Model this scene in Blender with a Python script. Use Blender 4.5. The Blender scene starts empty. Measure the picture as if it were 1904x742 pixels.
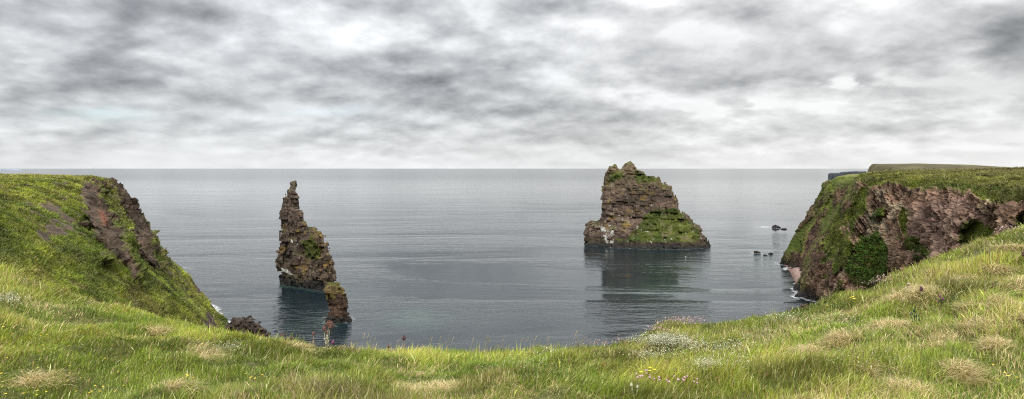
import bpy, math, random
import numpy as np
random.seed(7)
RNG = np.random.default_rng(11)
SC = bpy.context.scene
COL = SC.collection
F0, CX, HY = 1100.0, 952.0, 313.0       # focal length and horizon of the 1904 x 742 photograph
EYE = 60.0                              # the eye is 60 m above the sea
def at(px, py, d):
    return np.array([d*(px-CX)/F0, d, EYE - d*(py-HY)/F0])
def sea_at(px, py):
    return at(px, py, EYE*F0/(py-HY))
def pix(P):
    y = np.maximum(P[:, 1], .5)
    return CX + F0*P[:, 0]/y, HY + F0*(EYE-P[:, 2])/y

# ------------------------------------------------------------------ noise
def h3(i, j, k, s):
    i = i.astype(np.int64).astype(np.uint32); j = j.astype(np.int64).astype(np.uint32); k = k.astype(np.int64).astype(np.uint32)
    n = i*np.uint32(374761393) + j*np.uint32(668265263) + k*np.uint32(2147483647 & 1274126177) + np.uint32((s*974634777) & 0xffffffff)
    n = (n ^ (n >> np.uint32(13)))*np.uint32(1274126177)
    n = (n ^ (n >> np.uint32(15)))*np.uint32(2246822519)
    n = n ^ (n >> np.uint32(16))
    return n.astype(np.float32)/np.float32(4294967295.0)
def vn(x, y, z, s=0):
    x = np.asarray(x, np.float32); y = np.asarray(y, np.float32); z = np.asarray(z, np.float32)
    x, y, z = np.broadcast_arrays(x, y, z)
    i = np.floor(x); j = np.floor(y); k = np.floor(z)
    u = x-i; v = y-j; w = z-k
    u = u*u*(3-2*u); v = v*v*(3-2*v); w = w*w*(3-2*w)
    r = 0
    for a in (0, 1):
        for b in (0, 1):
            for c in (0, 1):
                r = r + h3(i+a, j+b, k+c, s)*(u if a else 1-u)*(v if b else 1-v)*(w if c else 1-w)
    return r*2-1
def fbm(x, y, z, o=4, s=0, g=.5):
    r = 0; a = 1.; f = 1.; t = 0
    for q in range(o):
        r = r + a*vn(x*f+q*17.3, y*f-q*9.1, z*f+q*5.7, s+q); t += a; a *= g; f *= 2.03
    return r/t
def block(x, y, z, sx, sy, sz, s):
    k = np.floor(z/sz)
    ox = h3(k, k*0, k*0+3, s)*sx; oy = h3(k, k*0+7, k*0, s)*sy
    i = np.floor((x+ox)/sx)
    oy2 = h3(i, k, k*0+5, s)*sy*.6
    j = np.floor((y+oy+oy2)/sy)
    return h3(i, j, k, s+31)
def facet(x, y, z, sx, sy, sz, s, tilt=1.):
    """like block, but every block's face is also tipped its own way: -.5 .. .5"""
    k = np.floor(z/sz); fz = z/sz-k-.5
    ox = h3(k, k*0, k*0+3, s)*sx; oy = h3(k, k*0+7, k*0, s)*sy
    i = np.floor((x+ox)/sx); fx = (x+ox)/sx-i-.5
    oy2 = h3(i, k, k*0+5, s)*sy*.6
    v = (y+oy+oy2)/sy; j = np.floor(v); fy = v-j-.5
    return (h3(i, j, k, s+31)-.5)*1.0+(h3(k, k*0+1, k*0+2, s+5)-.5)*.16+tilt*((h3(i, j, k, s+41)-.5)*fx+(h3(i, j, k, s+51)-.5)*fy+(h3(i, j, k, s+61)-.45)*fz*.6)
def sstep(a, b, x):
    t = np.clip((x-a)/(b-a), 0, 1); return t*t*(3-2*t)

# ------------------------------------------------------------------ polygons
def poly_sd(px, py, poly):
    """signed distance to a closed polygon, positive inside"""
    poly = np.asarray(poly, np.float32); n = len(poly)
    d = np.full(px.shape, 1e18, np.float32); ins = np.zeros(px.shape, bool)
    for a in range(n):
        x0, y0 = poly[a]; x1, y1 = poly[(a+1) % n]
        ex, ey = x1-x0, y1-y0
        t = np.clip(((px-x0)*ex+(py-y0)*ey)/(ex*ex+ey*ey+1e-9), 0, 1)
        d = np.minimum(d, (px-x0-t*ex)**2+(py-y0-t*ey)**2)
        c = ((y0 > py) != (y1 > py)) & (px < (x1-x0)*(py-y0)/((y1-y0) if abs(y1-y0) > 1e-9 else 1e-9)+x0)
        ins ^= c
    d = np.sqrt(d)
    return np.where(ins, d, -d)

# ------------------------------------------------------------------ meshes
def set_prop(o, label=None, cat=None, group=None, kind=None):
    if label: o['label'] = label
    if cat: o['category'] = cat
    if group: o['group'] = group
    if kind: o['kind'] = kind
    return o
def mesh_raw(name, V, faces, colors=None, smooth=True, attrs=None):
    """faces: list of int arrays (n,3) / (n,4)"""
    me = bpy.data.meshes.new(name)
    V = np.asarray(V, np.float32)
    me.vertices.add(len(V)); me.vertices.foreach_set('co', V.ravel())
    idx = np.concatenate([f.ravel() for f in faces]).astype(np.int32)
    tot = np.concatenate([np.full(len(f), f.shape[1], np.int32) for f in faces])
    st = np.concatenate([[0], np.cumsum(tot)[:-1]]).astype(np.int32)
    me.loops.add(len(idx)); me.loops.foreach_set('vertex_index', idx)
    me.polygons.add(len(tot)); me.polygons.foreach_set('loop_start', st)
    me.polygons.foreach_set('use_smooth', np.full(len(tot), smooth, bool))
    if colors is not None:
        a = me.color_attributes.new('col', 'FLOAT_COLOR', 'POINT')
        c = np.ones((len(V), 4), np.float32); c[:, :3] = colors
        a.data.foreach_set('color', c.ravel())
    for k, v in (attrs or {}).items():
        a = me.attributes.new(k, 'FLOAT', 'POINT'); a.data.foreach_set('value', np.asarray(v, np.float32))
    me.update(calc_edges=True); me.validate()
    return me
def obj(name, me, mat, parent=None, loc=None):
    o = bpy.data.objects.new(name, me); COL.objects.link(o)
    if me is not None and mat is not None: me.materials.append(mat)
    if parent is not None: o.parent = parent
    if loc is not None: o.location = loc
    return o
def empty(name, loc, label, cat, group=None):
    o = bpy.data.objects.new(name, None); COL.objects.link(o); o.location = loc; o.empty_display_size = .3
    return set_prop(o, label, cat, group)
def take(V, Q, keep, colors):
    """the sub mesh of the quads in keep"""
    q = Q[keep]; u, inv = np.unique(q, return_inverse=True)
    return V[u], inv.reshape(q.shape), colors[u]
def surface_nets(F, org, h):
    """iso surface of F = 0 (F > 0 outside) as quads"""
    nx, ny, nz = F.shape
    ins = F < 0
    cnt = np.zeros((nx-1, ny-1, nz-1), np.int8)
    for a in (0, 1):
        for b in (0, 1):
            for c in (0, 1):
                cnt += ins[a:nx-1+a, b:ny-1+b, c:nz-1+c]
    act = (cnt > 0) & (cnt < 8)
    ci = np.argwhere(act)
    idm = np.full(act.shape, -1, np.int32); idm[act] = np.arange(len(ci))
    I, J, K = ci.T
    P = np.zeros((len(ci), 3), np.float32); n = np.zeros(len(ci), np.float32)
    corners = [(a, b, c) for a in (0, 1) for b in (0, 1) for c in (0, 1)]
    for p in corners:
        for ax in range(3):
            if p[ax]: continue
            q = list(p); q[ax] = 1
            f0 = F[I+p[0], J+p[1], K+p[2]]; f1 = F[I+q[0], J+q[1], K+q[2]]
            m = (f0 < 0) != (f1 < 0)
            t = np.where(m, f0/np.where(m, f0-f1, 1), 0)
            for d in range(3):
                P[:, d] += np.where(m, p[d] + (t if d == ax else 0), 0)
            n += m
    P /= n[:, None]
    V = ci+P
    if isinstance(h, (list, tuple)): V = np.stack([np.interp(V[:, k], np.arange(len(h[k])), h[k]) for k in range(3)], 1)
    else: V = V*h + np.asarray(org)
    quads = []
    for ax in range(3):
        b, c = [(1, 2), (2, 0), (0, 1)][ax]
        s0 = [slice(None)]*3; s1 = [slice(None)]*3
        s0[ax] = slice(0, -1); s1[ax] = slice(1, None)
        A = ins[tuple(s0)]; B = ins[tuple(s1)]
        for flip, M in ((False, A & ~B), (True, ~A & B)):
            e = np.argwhere(M)
            ok = (e[:, b] > 0) & (e[:, c] > 0) & (e[:, b] < F.shape[b]-1) & (e[:, c] < F.shape[c]-1)
            e = e[ok]
            def cell(db, dc):
                g = e.copy(); g[:, b] += db; g[:, c] += dc
                return idm[g[:, 0], g[:, 1], g[:, 2]]
            q = np.stack([cell(-1, -1), cell(0, -1), cell(0, 0), cell(-1, 0)], 1)
            quads.append(q[:, ::-1] if flip else q)
    Q = np.concatenate(quads)
    return V, Q
def vnormals(V, Q):
    n = np.cross(V[Q[:, 2]]-V[Q[:, 0]], V[Q[:, 3]]-V[Q[:, 1]])
    N = np.zeros_like(V)
    for k in range(4): np.add.at(N, Q[:, k], n)
    return N/np.maximum(np.linalg.norm(N, axis=1), 1e-9)[:, None]
def smooth_field(Q, f, it=2):
    for _ in range(it):
        m = f[Q].mean(1); s = np.zeros_like(f); c = np.zeros(len(f), np.float32)
        for k in range(4):
            np.add.at(s, Q[:, k], m if f.ndim == 1 else m); np.add.at(c, Q[:, k], 1)
        f = s/np.maximum(c, 1)[(...,)+(None,)*(f.ndim-1)] if f.ndim > 1 else s/np.maximum(c, 1)
    return f

# ------------------------------------------------------------------ materials
def newmat(name):
    m = bpy.data.materials.new(name); m.use_nodes = True
    nt = m.node_tree; nt.nodes.clear()
    out = nt.nodes.new('ShaderNodeOutputMaterial')
    return m, nt, out
def N(nt, t, **kw):
    n = nt.nodes.new(t)
    for k, v in kw.items(): setattr(n, k, v)
    return n
def setin(nt, sock, v):
    if isinstance(v, bpy.types.NodeSocket): nt.links.new(v, sock)
    else: sock.default_value = v
def MA(nt, op, a, b=None, c=None, clamp=False):
    n = N(nt, 'ShaderNodeMath', operation=op, use_clamp=clamp)
    setin(nt, n.inputs[0], a)
    if b is not None: setin(nt, n.inputs[1], b)
    if c is not None: setin(nt, n.inputs[2], c)
    return n.outputs[0]
def MR(nt, v, a, b, c=0., d=1.):
    n = N(nt, 'ShaderNodeMapRange', interpolation_type='SMOOTHSTEP')
    setin(nt, n.inputs[0], v)
    for k, q in zip((1, 2, 3, 4), (a, b, c, d)): setin(nt, n.inputs[k], q)
    return n.outputs[0]
def MIX(nt, f, a, b, blend='MIX'):
    n = N(nt, 'ShaderNodeMix', data_type='RGBA', blend_type=blend)
    setin(nt, n.inputs[0], f); setin(nt, n.inputs[6], a); setin(nt, n.inputs[7], b)
    return n.outputs[2]
def NOISE(nt, vec, scale, detail=4, rough=.55, dist=0.):
    n = N(nt, 'ShaderNodeTexNoise'); nt.links.new(vec, n.inputs['Vector'])
    n.inputs['Scale'].default_value = scale; n.inputs['Detail'].default_value = detail
    n.inputs['Roughness'].default_value = rough; n.inputs['Distortion'].default_value = dist
    return n.outputs['Fac']
def rgb(r, g, b): return (r, g, b, 1.)

def col_mat(name, bscale, bstr, bdist, vary=.35, vscale=1., rough=.9, spec=.2):
    """albedo from the mesh's own colour attribute, broken up by noise, with a noise bump"""
    m, nt, out = newmat(name)
    at_ = N(nt, 'ShaderNodeAttribute', attribute_name='col').outputs['Color']
    pos = N(nt, 'ShaderNodeNewGeometry').outputs['Position']
    n1 = NOISE(nt, pos, vscale, 6, .65)
    k = MR(nt, n1, .3, .7, 1-vary, 1+vary)
    c = N(nt, 'ShaderNodeVectorMath', operation='SCALE'); nt.links.new(at_, c.inputs[0]); nt.links.new(k, c.inputs['Scale'])
    b = N(nt, 'ShaderNodeBump'); b.inputs['Strength'].default_value = bstr; b.inputs['Distance'].default_value = bdist
    nt.links.new(NOISE(nt, pos, bscale, 5, .65), b.inputs['Height'])
    p = N(nt, 'ShaderNodeBsdfPrincipled')
    nt.links.new(c.outputs[0], p.inputs['Base Color']); p.inputs['Roughness'].default_value = rough
    p.inputs['Specular IOR Level'].default_value = spec
    nt.links.new(b.outputs[0], p.inputs['Normal']); nt.links.new(p.outputs[0], out.inputs[0])
    return m
def leaf_mat(name, trans=.35, rough=.55):
    m, nt, out = newmat(name)
    c = N(nt, 'ShaderNodeAttribute', attribute_name='col').outputs['Color']
    d = N(nt, 'ShaderNodeBsdfPrincipled'); nt.links.new(c, d.inputs['Base Color'])
    d.inputs['Roughness'].default_value = rough; d.inputs['Specular IOR Level'].default_value = .3
    t = N(nt, 'ShaderNodeBsdfTranslucent'); nt.links.new(c, t.inputs['Color'])
    x = N(nt, 'ShaderNodeMixShader'); x.inputs[0].default_value = trans
    nt.links.new(d.outputs[0], x.inputs[1]); nt.links.new(t.outputs[0], x.inputs[2]); nt.links.new(x.outputs[0], out.inputs[0])
    return m
def plain(name, c, rough=.8, vary=.25, vscale=8.):
    m, nt, out = newmat(name)
    pos = N(nt, 'ShaderNodeTexCoord').outputs['Object']
    k = MR(nt, NOISE(nt, pos, vscale, 4), .3, .7, 1-vary, 1+vary)
    s = N(nt, 'ShaderNodeVectorMath', operation='SCALE'); s.inputs[0].default_value = c; nt.links.new(k, s.inputs['Scale'])
    p = N(nt, 'ShaderNodeBsdfPrincipled'); nt.links.new(s.outputs[0], p.inputs['Base Color']); p.inputs['Roughness'].default_value = rough
    nt.links.new(p.outputs[0], out.inputs[0])
    return m
M_ROCK = col_mat('sandstone_rock', 4.5, .6, .10, .5, 1.6)
M_TURF = col_mat('cliff_turf', 1.6, 1., .35, .5, 1.2)
M_SOIL = col_mat('turf_soil', 14., .8, .05, .4, 6.)
M_MOOR = col_mat('moorland', .12, .8, 2., .4, .06)
M_GRASS = leaf_mat('grass_blade', .28)
M_LEAF = leaf_mat('shrub_leaf', .3)
M_STEM = plain('flower_stem', (.16, .2, .06))
M_DRYSTEM = plain('dry_stem', (.33, .25, .13))
M_PINK = plain('thrift_petal', (.50, .29, .36), .7)
M_MAUVE = plain('thistle_petal', (.20, .045, .12), .7)
M_YEL = plain('yellow_petal', (.75, .55, .03), .6, .1)
M_WHITE = plain('white_petal', (.60, .60, .42), .7, .1)
M_WOOD = plain('weathered_wood', (.15, .13, .11), .9)
M_BIRD = plain('white_feather', (.85, .85, .84), .7, .05)
M_BIRDD = plain('dark_feather', (.03, .03, .035), .7, .1)

# ------------------------------------------------------------------ world
SUN_EL, SUN_AZ = math.radians(52), math.radians(172)     # azimuth clockwise from +Y: behind and to the right of the camera
def build_world():
    w = bpy.data.worlds.new('World'); SC.world = w; w.use_nodes = True
    nt = w.node_tree; nt.nodes.clear()
    out = N(nt, 'ShaderNodeOutputWorld')
    sky = N(nt, 'ShaderNodeTexSky'); sky.sky_type = 'NISHITA'; sky.sun_disc = False
    sky.sun_elevation = SUN_EL; sky.sun_rotation = SUN_AZ
    bg1 = N(nt, 'ShaderNodeBackground'); nt.links.new(sky.outputs[0], bg1.inputs[0]); bg1.inputs[1].default_value = .12
    g = N(nt, 'ShaderNodeTexCoord').outputs['Generated']
    sp = N(nt, 'ShaderNodeSeparateXYZ'); nt.links.new(g, sp.inputs[0])
    x, y, z = sp.outputs
    zc = MA(nt, 'MAXIMUM', z, 0.)
    den = MA(nt, 'ADD', zc, .30)
    cb = N(nt, 'ShaderNodeCombineXYZ')
    nt.links.new(MA(nt, 'DIVIDE', x, den), cb.inputs[0]); nt.links.new(MA(nt, 'DIVIDE', y, den), cb.inputs[1])
    cb.inputs[2].default_value = 3.7
    p = cb.outputs[0]
    def off(v, d):
        a = N(nt, 'ShaderNodeVectorMath', operation='ADD'); nt.links.new(v, a.inputs[0]); a.inputs[1].default_value = d
        return a.outputs[0]
    n0 = NOISE(nt, p, .78, 8, .54, .05)
    n1 = NOISE(nt, off(p, (0, .09, 0)), .78, 8, .54, .05)
    n2 = NOISE(nt, off(p, (5, 3, 2)), 3.4, 6, .6, .1)
    nb = MA(nt, 'MULTIPLY_ADD', NOISE(nt, off(p, (2, 8, 4)), 2.3, 4, .5, .3), 2., -1.)
    nb = MA(nt, 'SQRT', MA(nt, 'MULTIPLY_ADD', nb, nb, .006))          # rounded puffs between soft creases
    n3 = NOISE(nt, off(p, (9, 1, 6)), .8, 6, .55, .3)
    # where the big banks of cloud stand, by bearing and height, with ragged edges
    yy = MA(nt, 'MAXIMUM', y, .02)
    tx = MA(nt, 'DIVIDE', x, yy); tz = MA(nt, 'DIVIDE', zc, yy)
    wn = N(nt, 'ShaderNodeTexNoise'); nt.links.new(p, wn.inputs['Vector']); wn.inputs['Scale'].default_value = 1.2; wn.inputs['Detail'].default_value = 4
    ws = N(nt, 'ShaderNodeSeparateXYZ'); nt.links.new(wn.outputs['Color'], ws.inputs[0])
    tx = MA(nt, 'ADD', tx, MA(nt, 'MULTIPLY', MA(nt, 'SUBTRACT', ws.outputs[0], .5), .26))
    tz = MA(nt, 'ADD', tz, MA(nt, 'MULTIPLY', MA(nt, 'SUBTRACT', ws.outputs[1], .5), .09))
    def blob(px, py, rx, ry):
        a = MA(nt, 'DIVIDE', MA(nt, 'SUBTRACT', tx, (px-CX)/F0), rx/F0)
        b = MA(nt, 'DIVIDE', MA(nt, 'SUBTRACT', tz, (HY-py)/F0), ry/F0)
        r2 = MA(nt, 'ADD', MA(nt, 'MULTIPLY', a, a), MA(nt, 'MULTIPLY', b, b))
        return MA(nt, 'EXPONENT', MA(nt, 'MULTIPLY', r2, -1.))
    v = None
    for (px, py, rx, ry, amp) in [
        (280, 5, 130, 55, -.62), (120, 95, 170, 55, -.40), (60, 20, 120, 60, -.2), (250, 120, 120, 30, -.18), (90, 150, 180, 22, -.18),
        (560, 110, 150, 65, .22), (700, 60, 160, 50, .12), (700, -30, 700, 42, -.14), (960, 160, 120, 45, .30), (800, 160, 90, 36, .28), (290, 15, 110, 50, -.2), (1010, 40, 120, 40, -.24), (250, 20, 140, 40, -.2), (1880, 20, 120, 50, -.3), (1900, 120, 80, 60, -.15), (1500, -30, 700, 42, -.14),
        (900, 60, 120, 55, -.14), (1000, 5, 300, 22, -.30), (850, 150, 160, 30, -.22), (620, 170, 180, 14, -.14),
        (1160, 70, 190, 38, .14), (1240, 140, 150, 26, -.42), (1010, 150, 110, 26, -.12), (1500, 60, 120, 45, .06),
        (1600, 185, 130, 26, -.42), (1780, 195, 90, 24, -.42), (1860, 70, 130, 60, -.40), (1660, 95, 140, 40, -.18), (1440, 165, 120, 30, -.16),
        (1560, 150, 90, 16, .1), (1300, 195, 120, 14, .08), (1770, 150, 70, 16, .18),
        (1500, 235, 400, 18, -.16), (1350, 262, 300, 9, -.12), (1100, 215, 240, 16, -.10), (1750, 262, 300, 14, .14), (850, 255, 260, 12, -.07), (500, 262, 250, 10, -.07)]:
        t = MA(nt, 'MULTIPLY', blob(px, py, rx, ry), amp)
        v = t if v is None else MA(nt, 'ADD', v, t)
    hz = MR(nt, tz, .0, .15, .22, 1.)          # clouds lose contrast in the air near the horizon
    # a pale upper sheet, and a lower broken deck that is bright at its ragged edges and grey where it is thick
    dn = MA(nt, 'ADD', MA(nt, 'MULTIPLY', MA(nt, 'SUBTRACT', n0, .5), K_N), MA(nt, 'MULTIPLY', MA(nt, 'SUBTRACT', n2, .5), K_P))
    dn = MA(nt, 'ADD', MA(nt, 'MULTIPLY', dn, hz), MA(nt, 'MULTIPLY_ADD', v, -.75, MA(nt, 'MULTIPLY_ADD', MA(nt, 'SUBTRACT', .22, nb), .8, BIAS)))
    upper = MA(nt, 'MULTIPLY_ADD', MA(nt, 'SUBTRACT', n3, .5), -.9, .86)
    upper = MA(nt, 'ADD', upper, MA(nt, 'MULTIPLY', v, .18))
    al = MR(nt, dn, -.01, .10); core = MR(nt, dn, .05, .95)
    low = MA(nt, 'SUBTRACT', .81, MA(nt, 'MULTIPLY', core, CORE))
    low = MA(nt, 'ADD', low, MA(nt, 'MULTIPLY', MA(nt, 'SUBTRACT', n1, n0), K_NR))
    low = MA(nt, 'ADD', low, MA(nt, 'MULTIPLY', MA(nt, 'SUBTRACT', nb, .22), MA(nt, 'MULTIPLY', hz, K_B)))
    low = MA(nt, 'ADD', low, MA(nt, 'MULTIPLY', MA(nt, 'SUBTRACT', n2, .5), K_PR))
    v = MA(nt, 'ADD', MA(nt, 'MULTIPLY', low, al), MA(nt, 'MULTIPLY', upper, MA(nt, 'SUBTRACT', 1., al)))
    v = MA(nt, 'MAXIMUM', MA(nt, 'MINIMUM', v, .95), .2)
    v = MA(nt, 'ADD', MA(nt, 'MULTIPLY', v, MR(nt, tz, .0, .07, .30, 1.)), MA(nt, 'MULTIPLY', MR(nt, tz, .0, .07, .70, 0.), .93))
    rampc = MIX(nt, MR(nt, v, .2, .8), rgb(.93, .97, 1.05), rgb(.985, 1., 1.005))
    rampc = MIX(nt, MR(nt, tx, -.5, .6), MIX(nt, .5, rampc, rgb(.96, .99, 1.03)), MIX(nt, .5, rampc, rgb(1., 1., .985)))
    # overcast: the sky over one's head is about three times as bright as the sky near the horizon
    top = MR(nt, z, .09, .85, 1., SKY_TOP)
    v = MA(nt, 'MULTIPLY', v, 1.02)
    vv = MA(nt, 'MULTIPLY', v, v)
    vv = MA(nt, 'ADD', MA(nt, 'MULTIPLY', vv, .335), MA(nt, 'MULTIPLY', v, .285))
    bg2 = N(nt, 'ShaderNodeBackground'); nt.links.new(rampc, bg2.inputs[0]); nt.links.new(MA(nt, 'MULTIPLY', vv, top), bg2.inputs[1])
    gap = MA(nt, 'ADD', MA(nt, 'MULTIPLY', blob(175, 218, 85, 13), .4), MA(nt, 'MULTIPLY', blob(560, 205, 90, 7), .25))
    gap = MA(nt, 'MULTIPLY', gap, MR(nt, n2, .35, .6, .2, 1.))
    cov = MA(nt, 'SUBTRACT', .97, gap, clamp=True)
    mx = N(nt, 'ShaderNodeMixShader'); nt.links.new(cov, mx.inputs[0]); nt.links.new(bg1.outputs[0], mx.inputs[1]); nt.links.new(bg2.outputs[0], mx.inputs[2])
    nt.links.new(mx.outputs[0], out.inputs[0])
    L = bpy.data.lights.new('sun', 'SUN'); L.energy = 1.5; L.angle = math.radians(14); L.color = (1., .97, .91)
    o = bpy.data.objects.new('sun', L); COL.objects.link(o)
    from mathutils import Vector
    d = Vector((math.cos(SUN_EL)*math.sin(SUN_AZ), math.cos(SUN_EL)*math.cos(SUN_AZ), math.sin(SUN_EL)))
    o.rotation_euler = d.to_track_quat('Z', 'Y').to_euler(); o.location = (0, -30, 120)
SKY_TOP = 3.4
K_N, K_P, K_NR, K_PR, BIAS, CORE, K_B = 1.75, .5, 2.6, -.30, .17, .38, .34
build_world()
cam = bpy.data.cameras.new('camera'); cam.sensor_width = 36; cam.lens = 36*F0/1904
cam.shift_y = -(371-HY)/1904; cam.clip_start = .1; cam.clip_end = 200000
co = bpy.data.objects.new('camera', cam); COL.objects.link(co); co.location = (0, 0, EYE); co.rotation_euler = (math.pi/2, 0, 0)
SC.camera = co
SC.view_settings.view_transform = 'Standard'; SC.view_settings.look = 'None'; SC.view_settings.gamma = 1; SC.view_settings.exposure = .72
SC.cycles.use_denoising = False; SC.cycles.filter_width = 1.15
SC.cycles.max_bounces = 6; SC.cycles.diffuse_bounces = 3; SC.cycles.glossy_bounces = 3; SC.cycles.transmission_bounces = 4

# ------------------------------------------------------------------ rock colours
ROCK_A = np.array([.105, .078, .056]); ROCK_B = np.array([.17, .122, .092]); ROCK_C = np.array([.055, .044, .034])
LICHEN = np.array([.26, .235, .155]); GOLD = np.array([.23, .16, .035]); WET = np.array([.022, .02, .018]); GUANO = np.array([.58, .56, .5])
TURF_A = np.array([.070, .088, .016]); TURF_B = np.array([.16, .165, .032]); TURF_C = np.array([.105, .085, .036])
def rock_cols(V, seed, lichen=.3, gold=0., bed=1.2, tint=(1, 1, 1)):
    x, y, z = V.T
    a = fbm(x*.08, y*.08, z*.25, 4, seed)[:, None]
    b = block(x, y, z+.5*fbm(x*.1, y*.1, z*.1, 2, seed), 3.1, 3.1, bed, seed+3)[:, None]
    c = ROCK_A + (ROCK_B-ROCK_A)*np.clip(.5+a*1.6, 0, 1) + (ROCK_C-ROCK_A)*b*1.1
    c = c*(.74+.52*block(x, y, z+.3*x, 2.3, 2.3, 2.6, seed+21)[:, None])
    l = sstep(.15, .55, fbm(x*.18, y*.18, z*.12, 4, seed+9)+lichen*.6-.15)[:, None]*.75
    c = c*(1-l)+LICHEN*l*(.75+.4*b)
    if gold:
        g = sstep(.1, .5, fbm(x*.22, y*.22, z*.22, 3, seed+14)+gold-.2)[:, None]*.7
        c = c*(1-g)+GOLD*g
    return c*np.array(tint)
def turf_cols(V, seed, dry=0.):
    x, y, z = V.T
    a = fbm(x*.07, y*.07, z*.07, 4, seed)[:, None]; b = fbm(x*.4, y*.4, z*.4, 3, seed+5)[:, None]
    c = TURF_A + (TURF_B-TURF_A)*np.clip(.4+a*1.6+b*.9+dry, 0, 1)
    t = sstep(.1, .5, fbm(x*.13, y*.13, z*.2, 4, seed+8)+dry*.4)[:, None]*.7
    return c*(1-t)+TURF_C*t
def wet_band(V, c, z0=2.2, seed=5):
    k = sstep(z0*1.7, z0*.6, V[:, 2]+2.6*fbm(V[:, 0]*.15, V[:, 1]*.15, V[:, 2]*.1, 4, seed))[:, None]
    return c*(1-k)+WET*k

# ------------------------------------------------------------------ sea stacks
def smax(a, b, k):
    h = np.maximum(k-np.abs(a-b), 0)/k
    return np.maximum(a, b)+h*h*k*.25
def pieces(Q, keep, least):
    """faces of keep that hang together, in pieces of at least so many faces"""
    f = np.nonzero(keep)[0]; lab = np.full(Q.max()+1, -1, np.int64); lab[np.unique(Q[f])] = np.unique(Q[f])
    while True:
        m = lab[Q[f]].min(1); new = lab.copy()
        for k in range(4): np.minimum.at(new, Q[f, k], m)
        if (new == lab).all(): break
        lab = new
    fl = lab[Q[f, 0]]; u, c = np.unique(fl, return_counts=True)
    return [f[fl == a] for a in u[c >= least]]
def stack_mesh(cpx, D, outline, half, lean, vox, blocks, rough, seed, kround, pre=None, wext=40, slim=0.):
    """outline: photo polygon; it becomes a real upright outline in the plane across the line of sight at distance D (metres);
    half(z,u): half thickness along the line of sight; lean(u): where the middle lies"""
    az = math.atan((cpx-CX)/F0); ca, sa = math.cos(az), math.sin(az)
    R = D/ca                                    # D is the depth; R the horizontal range
    def to_uz(px, py):
        tx = (px-CX)/F0
        t = R/(tx*sa+ca)                        # depth where the ray meets the plane
        return (tx*ca-sa)*t, EYE-t*(py-HY)/F0
    pol = np.array([to_uz(*q) for q in outline])
    u0, u1 = pol[:, 0].min()-5, pol[:, 0].max()+5; z0, z1 = -4., pol[:, 1].max()+4
    us = np.arange(u0, u1, vox); ws = np.arange(-wext, wext, vox); zs = np.arange(z0, z1, vox)
    U2, Z2 = np.meshgrid(us, zs, indexing='ij')
    jag = .9*fbm(U2*.25, Z2*.25, Z2*0, 3, seed+50)
    s2 = poly_sd(U2+jag, Z2+.4*jag, pol)-slim
    hb = half(Z2, U2); ln = lean(U2)
    W = ws[None, :, None]
    d1 = np.broadcast_to(-s2[:, None, :], (len(us), len(ws), len(zs)))
    d2 = (np.abs(W-ln[:, None, :])-hb[:, None, :])
    g = np.sqrt(1+np.gradient(ln, vox, axis=0)**2)[:, None, :]
    Fd = smax(d1, d2/g, kround).astype(np.float32)
    band = np.abs(Fd) < rough*3+2
    i, j, k = np.nonzero(band)
    u, w, z = us[i], ws[j], zs[k]
    dz = z+.05*u + .7*fbm(u*.08, w*.08, z*.08, 2, seed+1)
    disp = rough*1.0*fbm(u*.09, w*.09, z*.09, 4, seed+2)*1.6
    for (sx, sz, amp, s) in blocks:
        disp += amp*facet(u+.25*fbm(u*.2, w*.2, z*.2, 2, s), w, dz, sx, sx, sz, seed+s)*1.8
    if pre is not None: disp = disp*pre(z)
    Fd[i, j, k] += disp
    V, Q = surface_nets(Fd, (u0, -wext, z0), vox)
    ps = pieces(Q, np.ones(len(Q), bool), 1); Q = Q[max(ps, key=len)]; u_, q_ = np.unique(Q, return_inverse=True); V = V[u_]; Q = q_.reshape(-1, 4)
    # to the world
    base = np.array([R*sa, R*ca])
    X = base[0]+V[:, 0]*ca+V[:, 1]*sa; Y = base[1]-V[:, 0]*sa+V[:, 1]*ca
    Q = Q[:, ::-1] if False else Q
    return np.stack([X, Y, V[:, 2]], 1), Q, V, base
def build_stack(label, base, V, Q, cols, grassmask, least, name='sea_stack'):
    root = empty(name, (base[0], base[1], 0), label, 'sea stack')
    Vl = V-np.array([base[0], base[1], 0])
    ps = pieces(Q, grassmask[Q].mean(1) > .5, least); rest = np.ones(len(Q), bool)
    for p in ps:
        v, q, c = take(Vl, Q, p, cols); rest[p] = False
        obj('grass_patch', mesh_raw('grass_patch', v, [q], c, smooth=True), M_TURF, root)
    v, q, c = take(Vl, Q, rest, cols)
    obj('rock', mesh_raw('rock', v, [q], c, smooth=False), M_ROCK, root)
    return root

# the large stack
OUT_BIG = [(1090, 480), (1090, 447), (1091, 424), (1094, 415), (1105, 410), (1117, 411), (1118, 393), (1120, 373), (1123, 351), (1122, 332), (1128, 320), (1131, 313),
           (1136, 309), (1142, 303), (1147, 306), (1152, 314), (1157, 313), (1162, 302), (1172, 299), (1179, 305), (1182, 315), (1190, 318), (1202, 322), (1212, 327),
           (1217, 325), (1219, 329), (1225, 331), (1229, 340), (1238, 342), (1248, 349), (1252, 362), (1259, 379), (1267, 394), (1281, 404), (1295, 418),
           (1305, 427), (1309, 441), (1318, 453), (1318, 480)]
def half_big(z, u):
    b = np.interp(z, [-5, 0, 3, 10, 22, 26, 40, 55, 68], [38, 37, 34, 28, 19, 17.5, 15.5, 12, 8])
    return b*np.interp(u, [-60, -38, -25, 0, 30, 48], [.42, .55, .8, 1, .9, .55])
V, Q, L, base = stack_mesh(1203, 474, OUT_BIG, half_big, lambda u: .12*u, .62,
    [(9, 11, 1.5, 3), (4.2, 4.4, 1.3, 5), (2.2, 1.7, .7, 8)], .9, 101, 8, pre=lambda z: np.interp(z, [45, 64], [1, .5]), slim=1.1)
nz = smooth_field(Q, vnormals(V, Q), 3)[:, 2]
px, py = pix(V)
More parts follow.
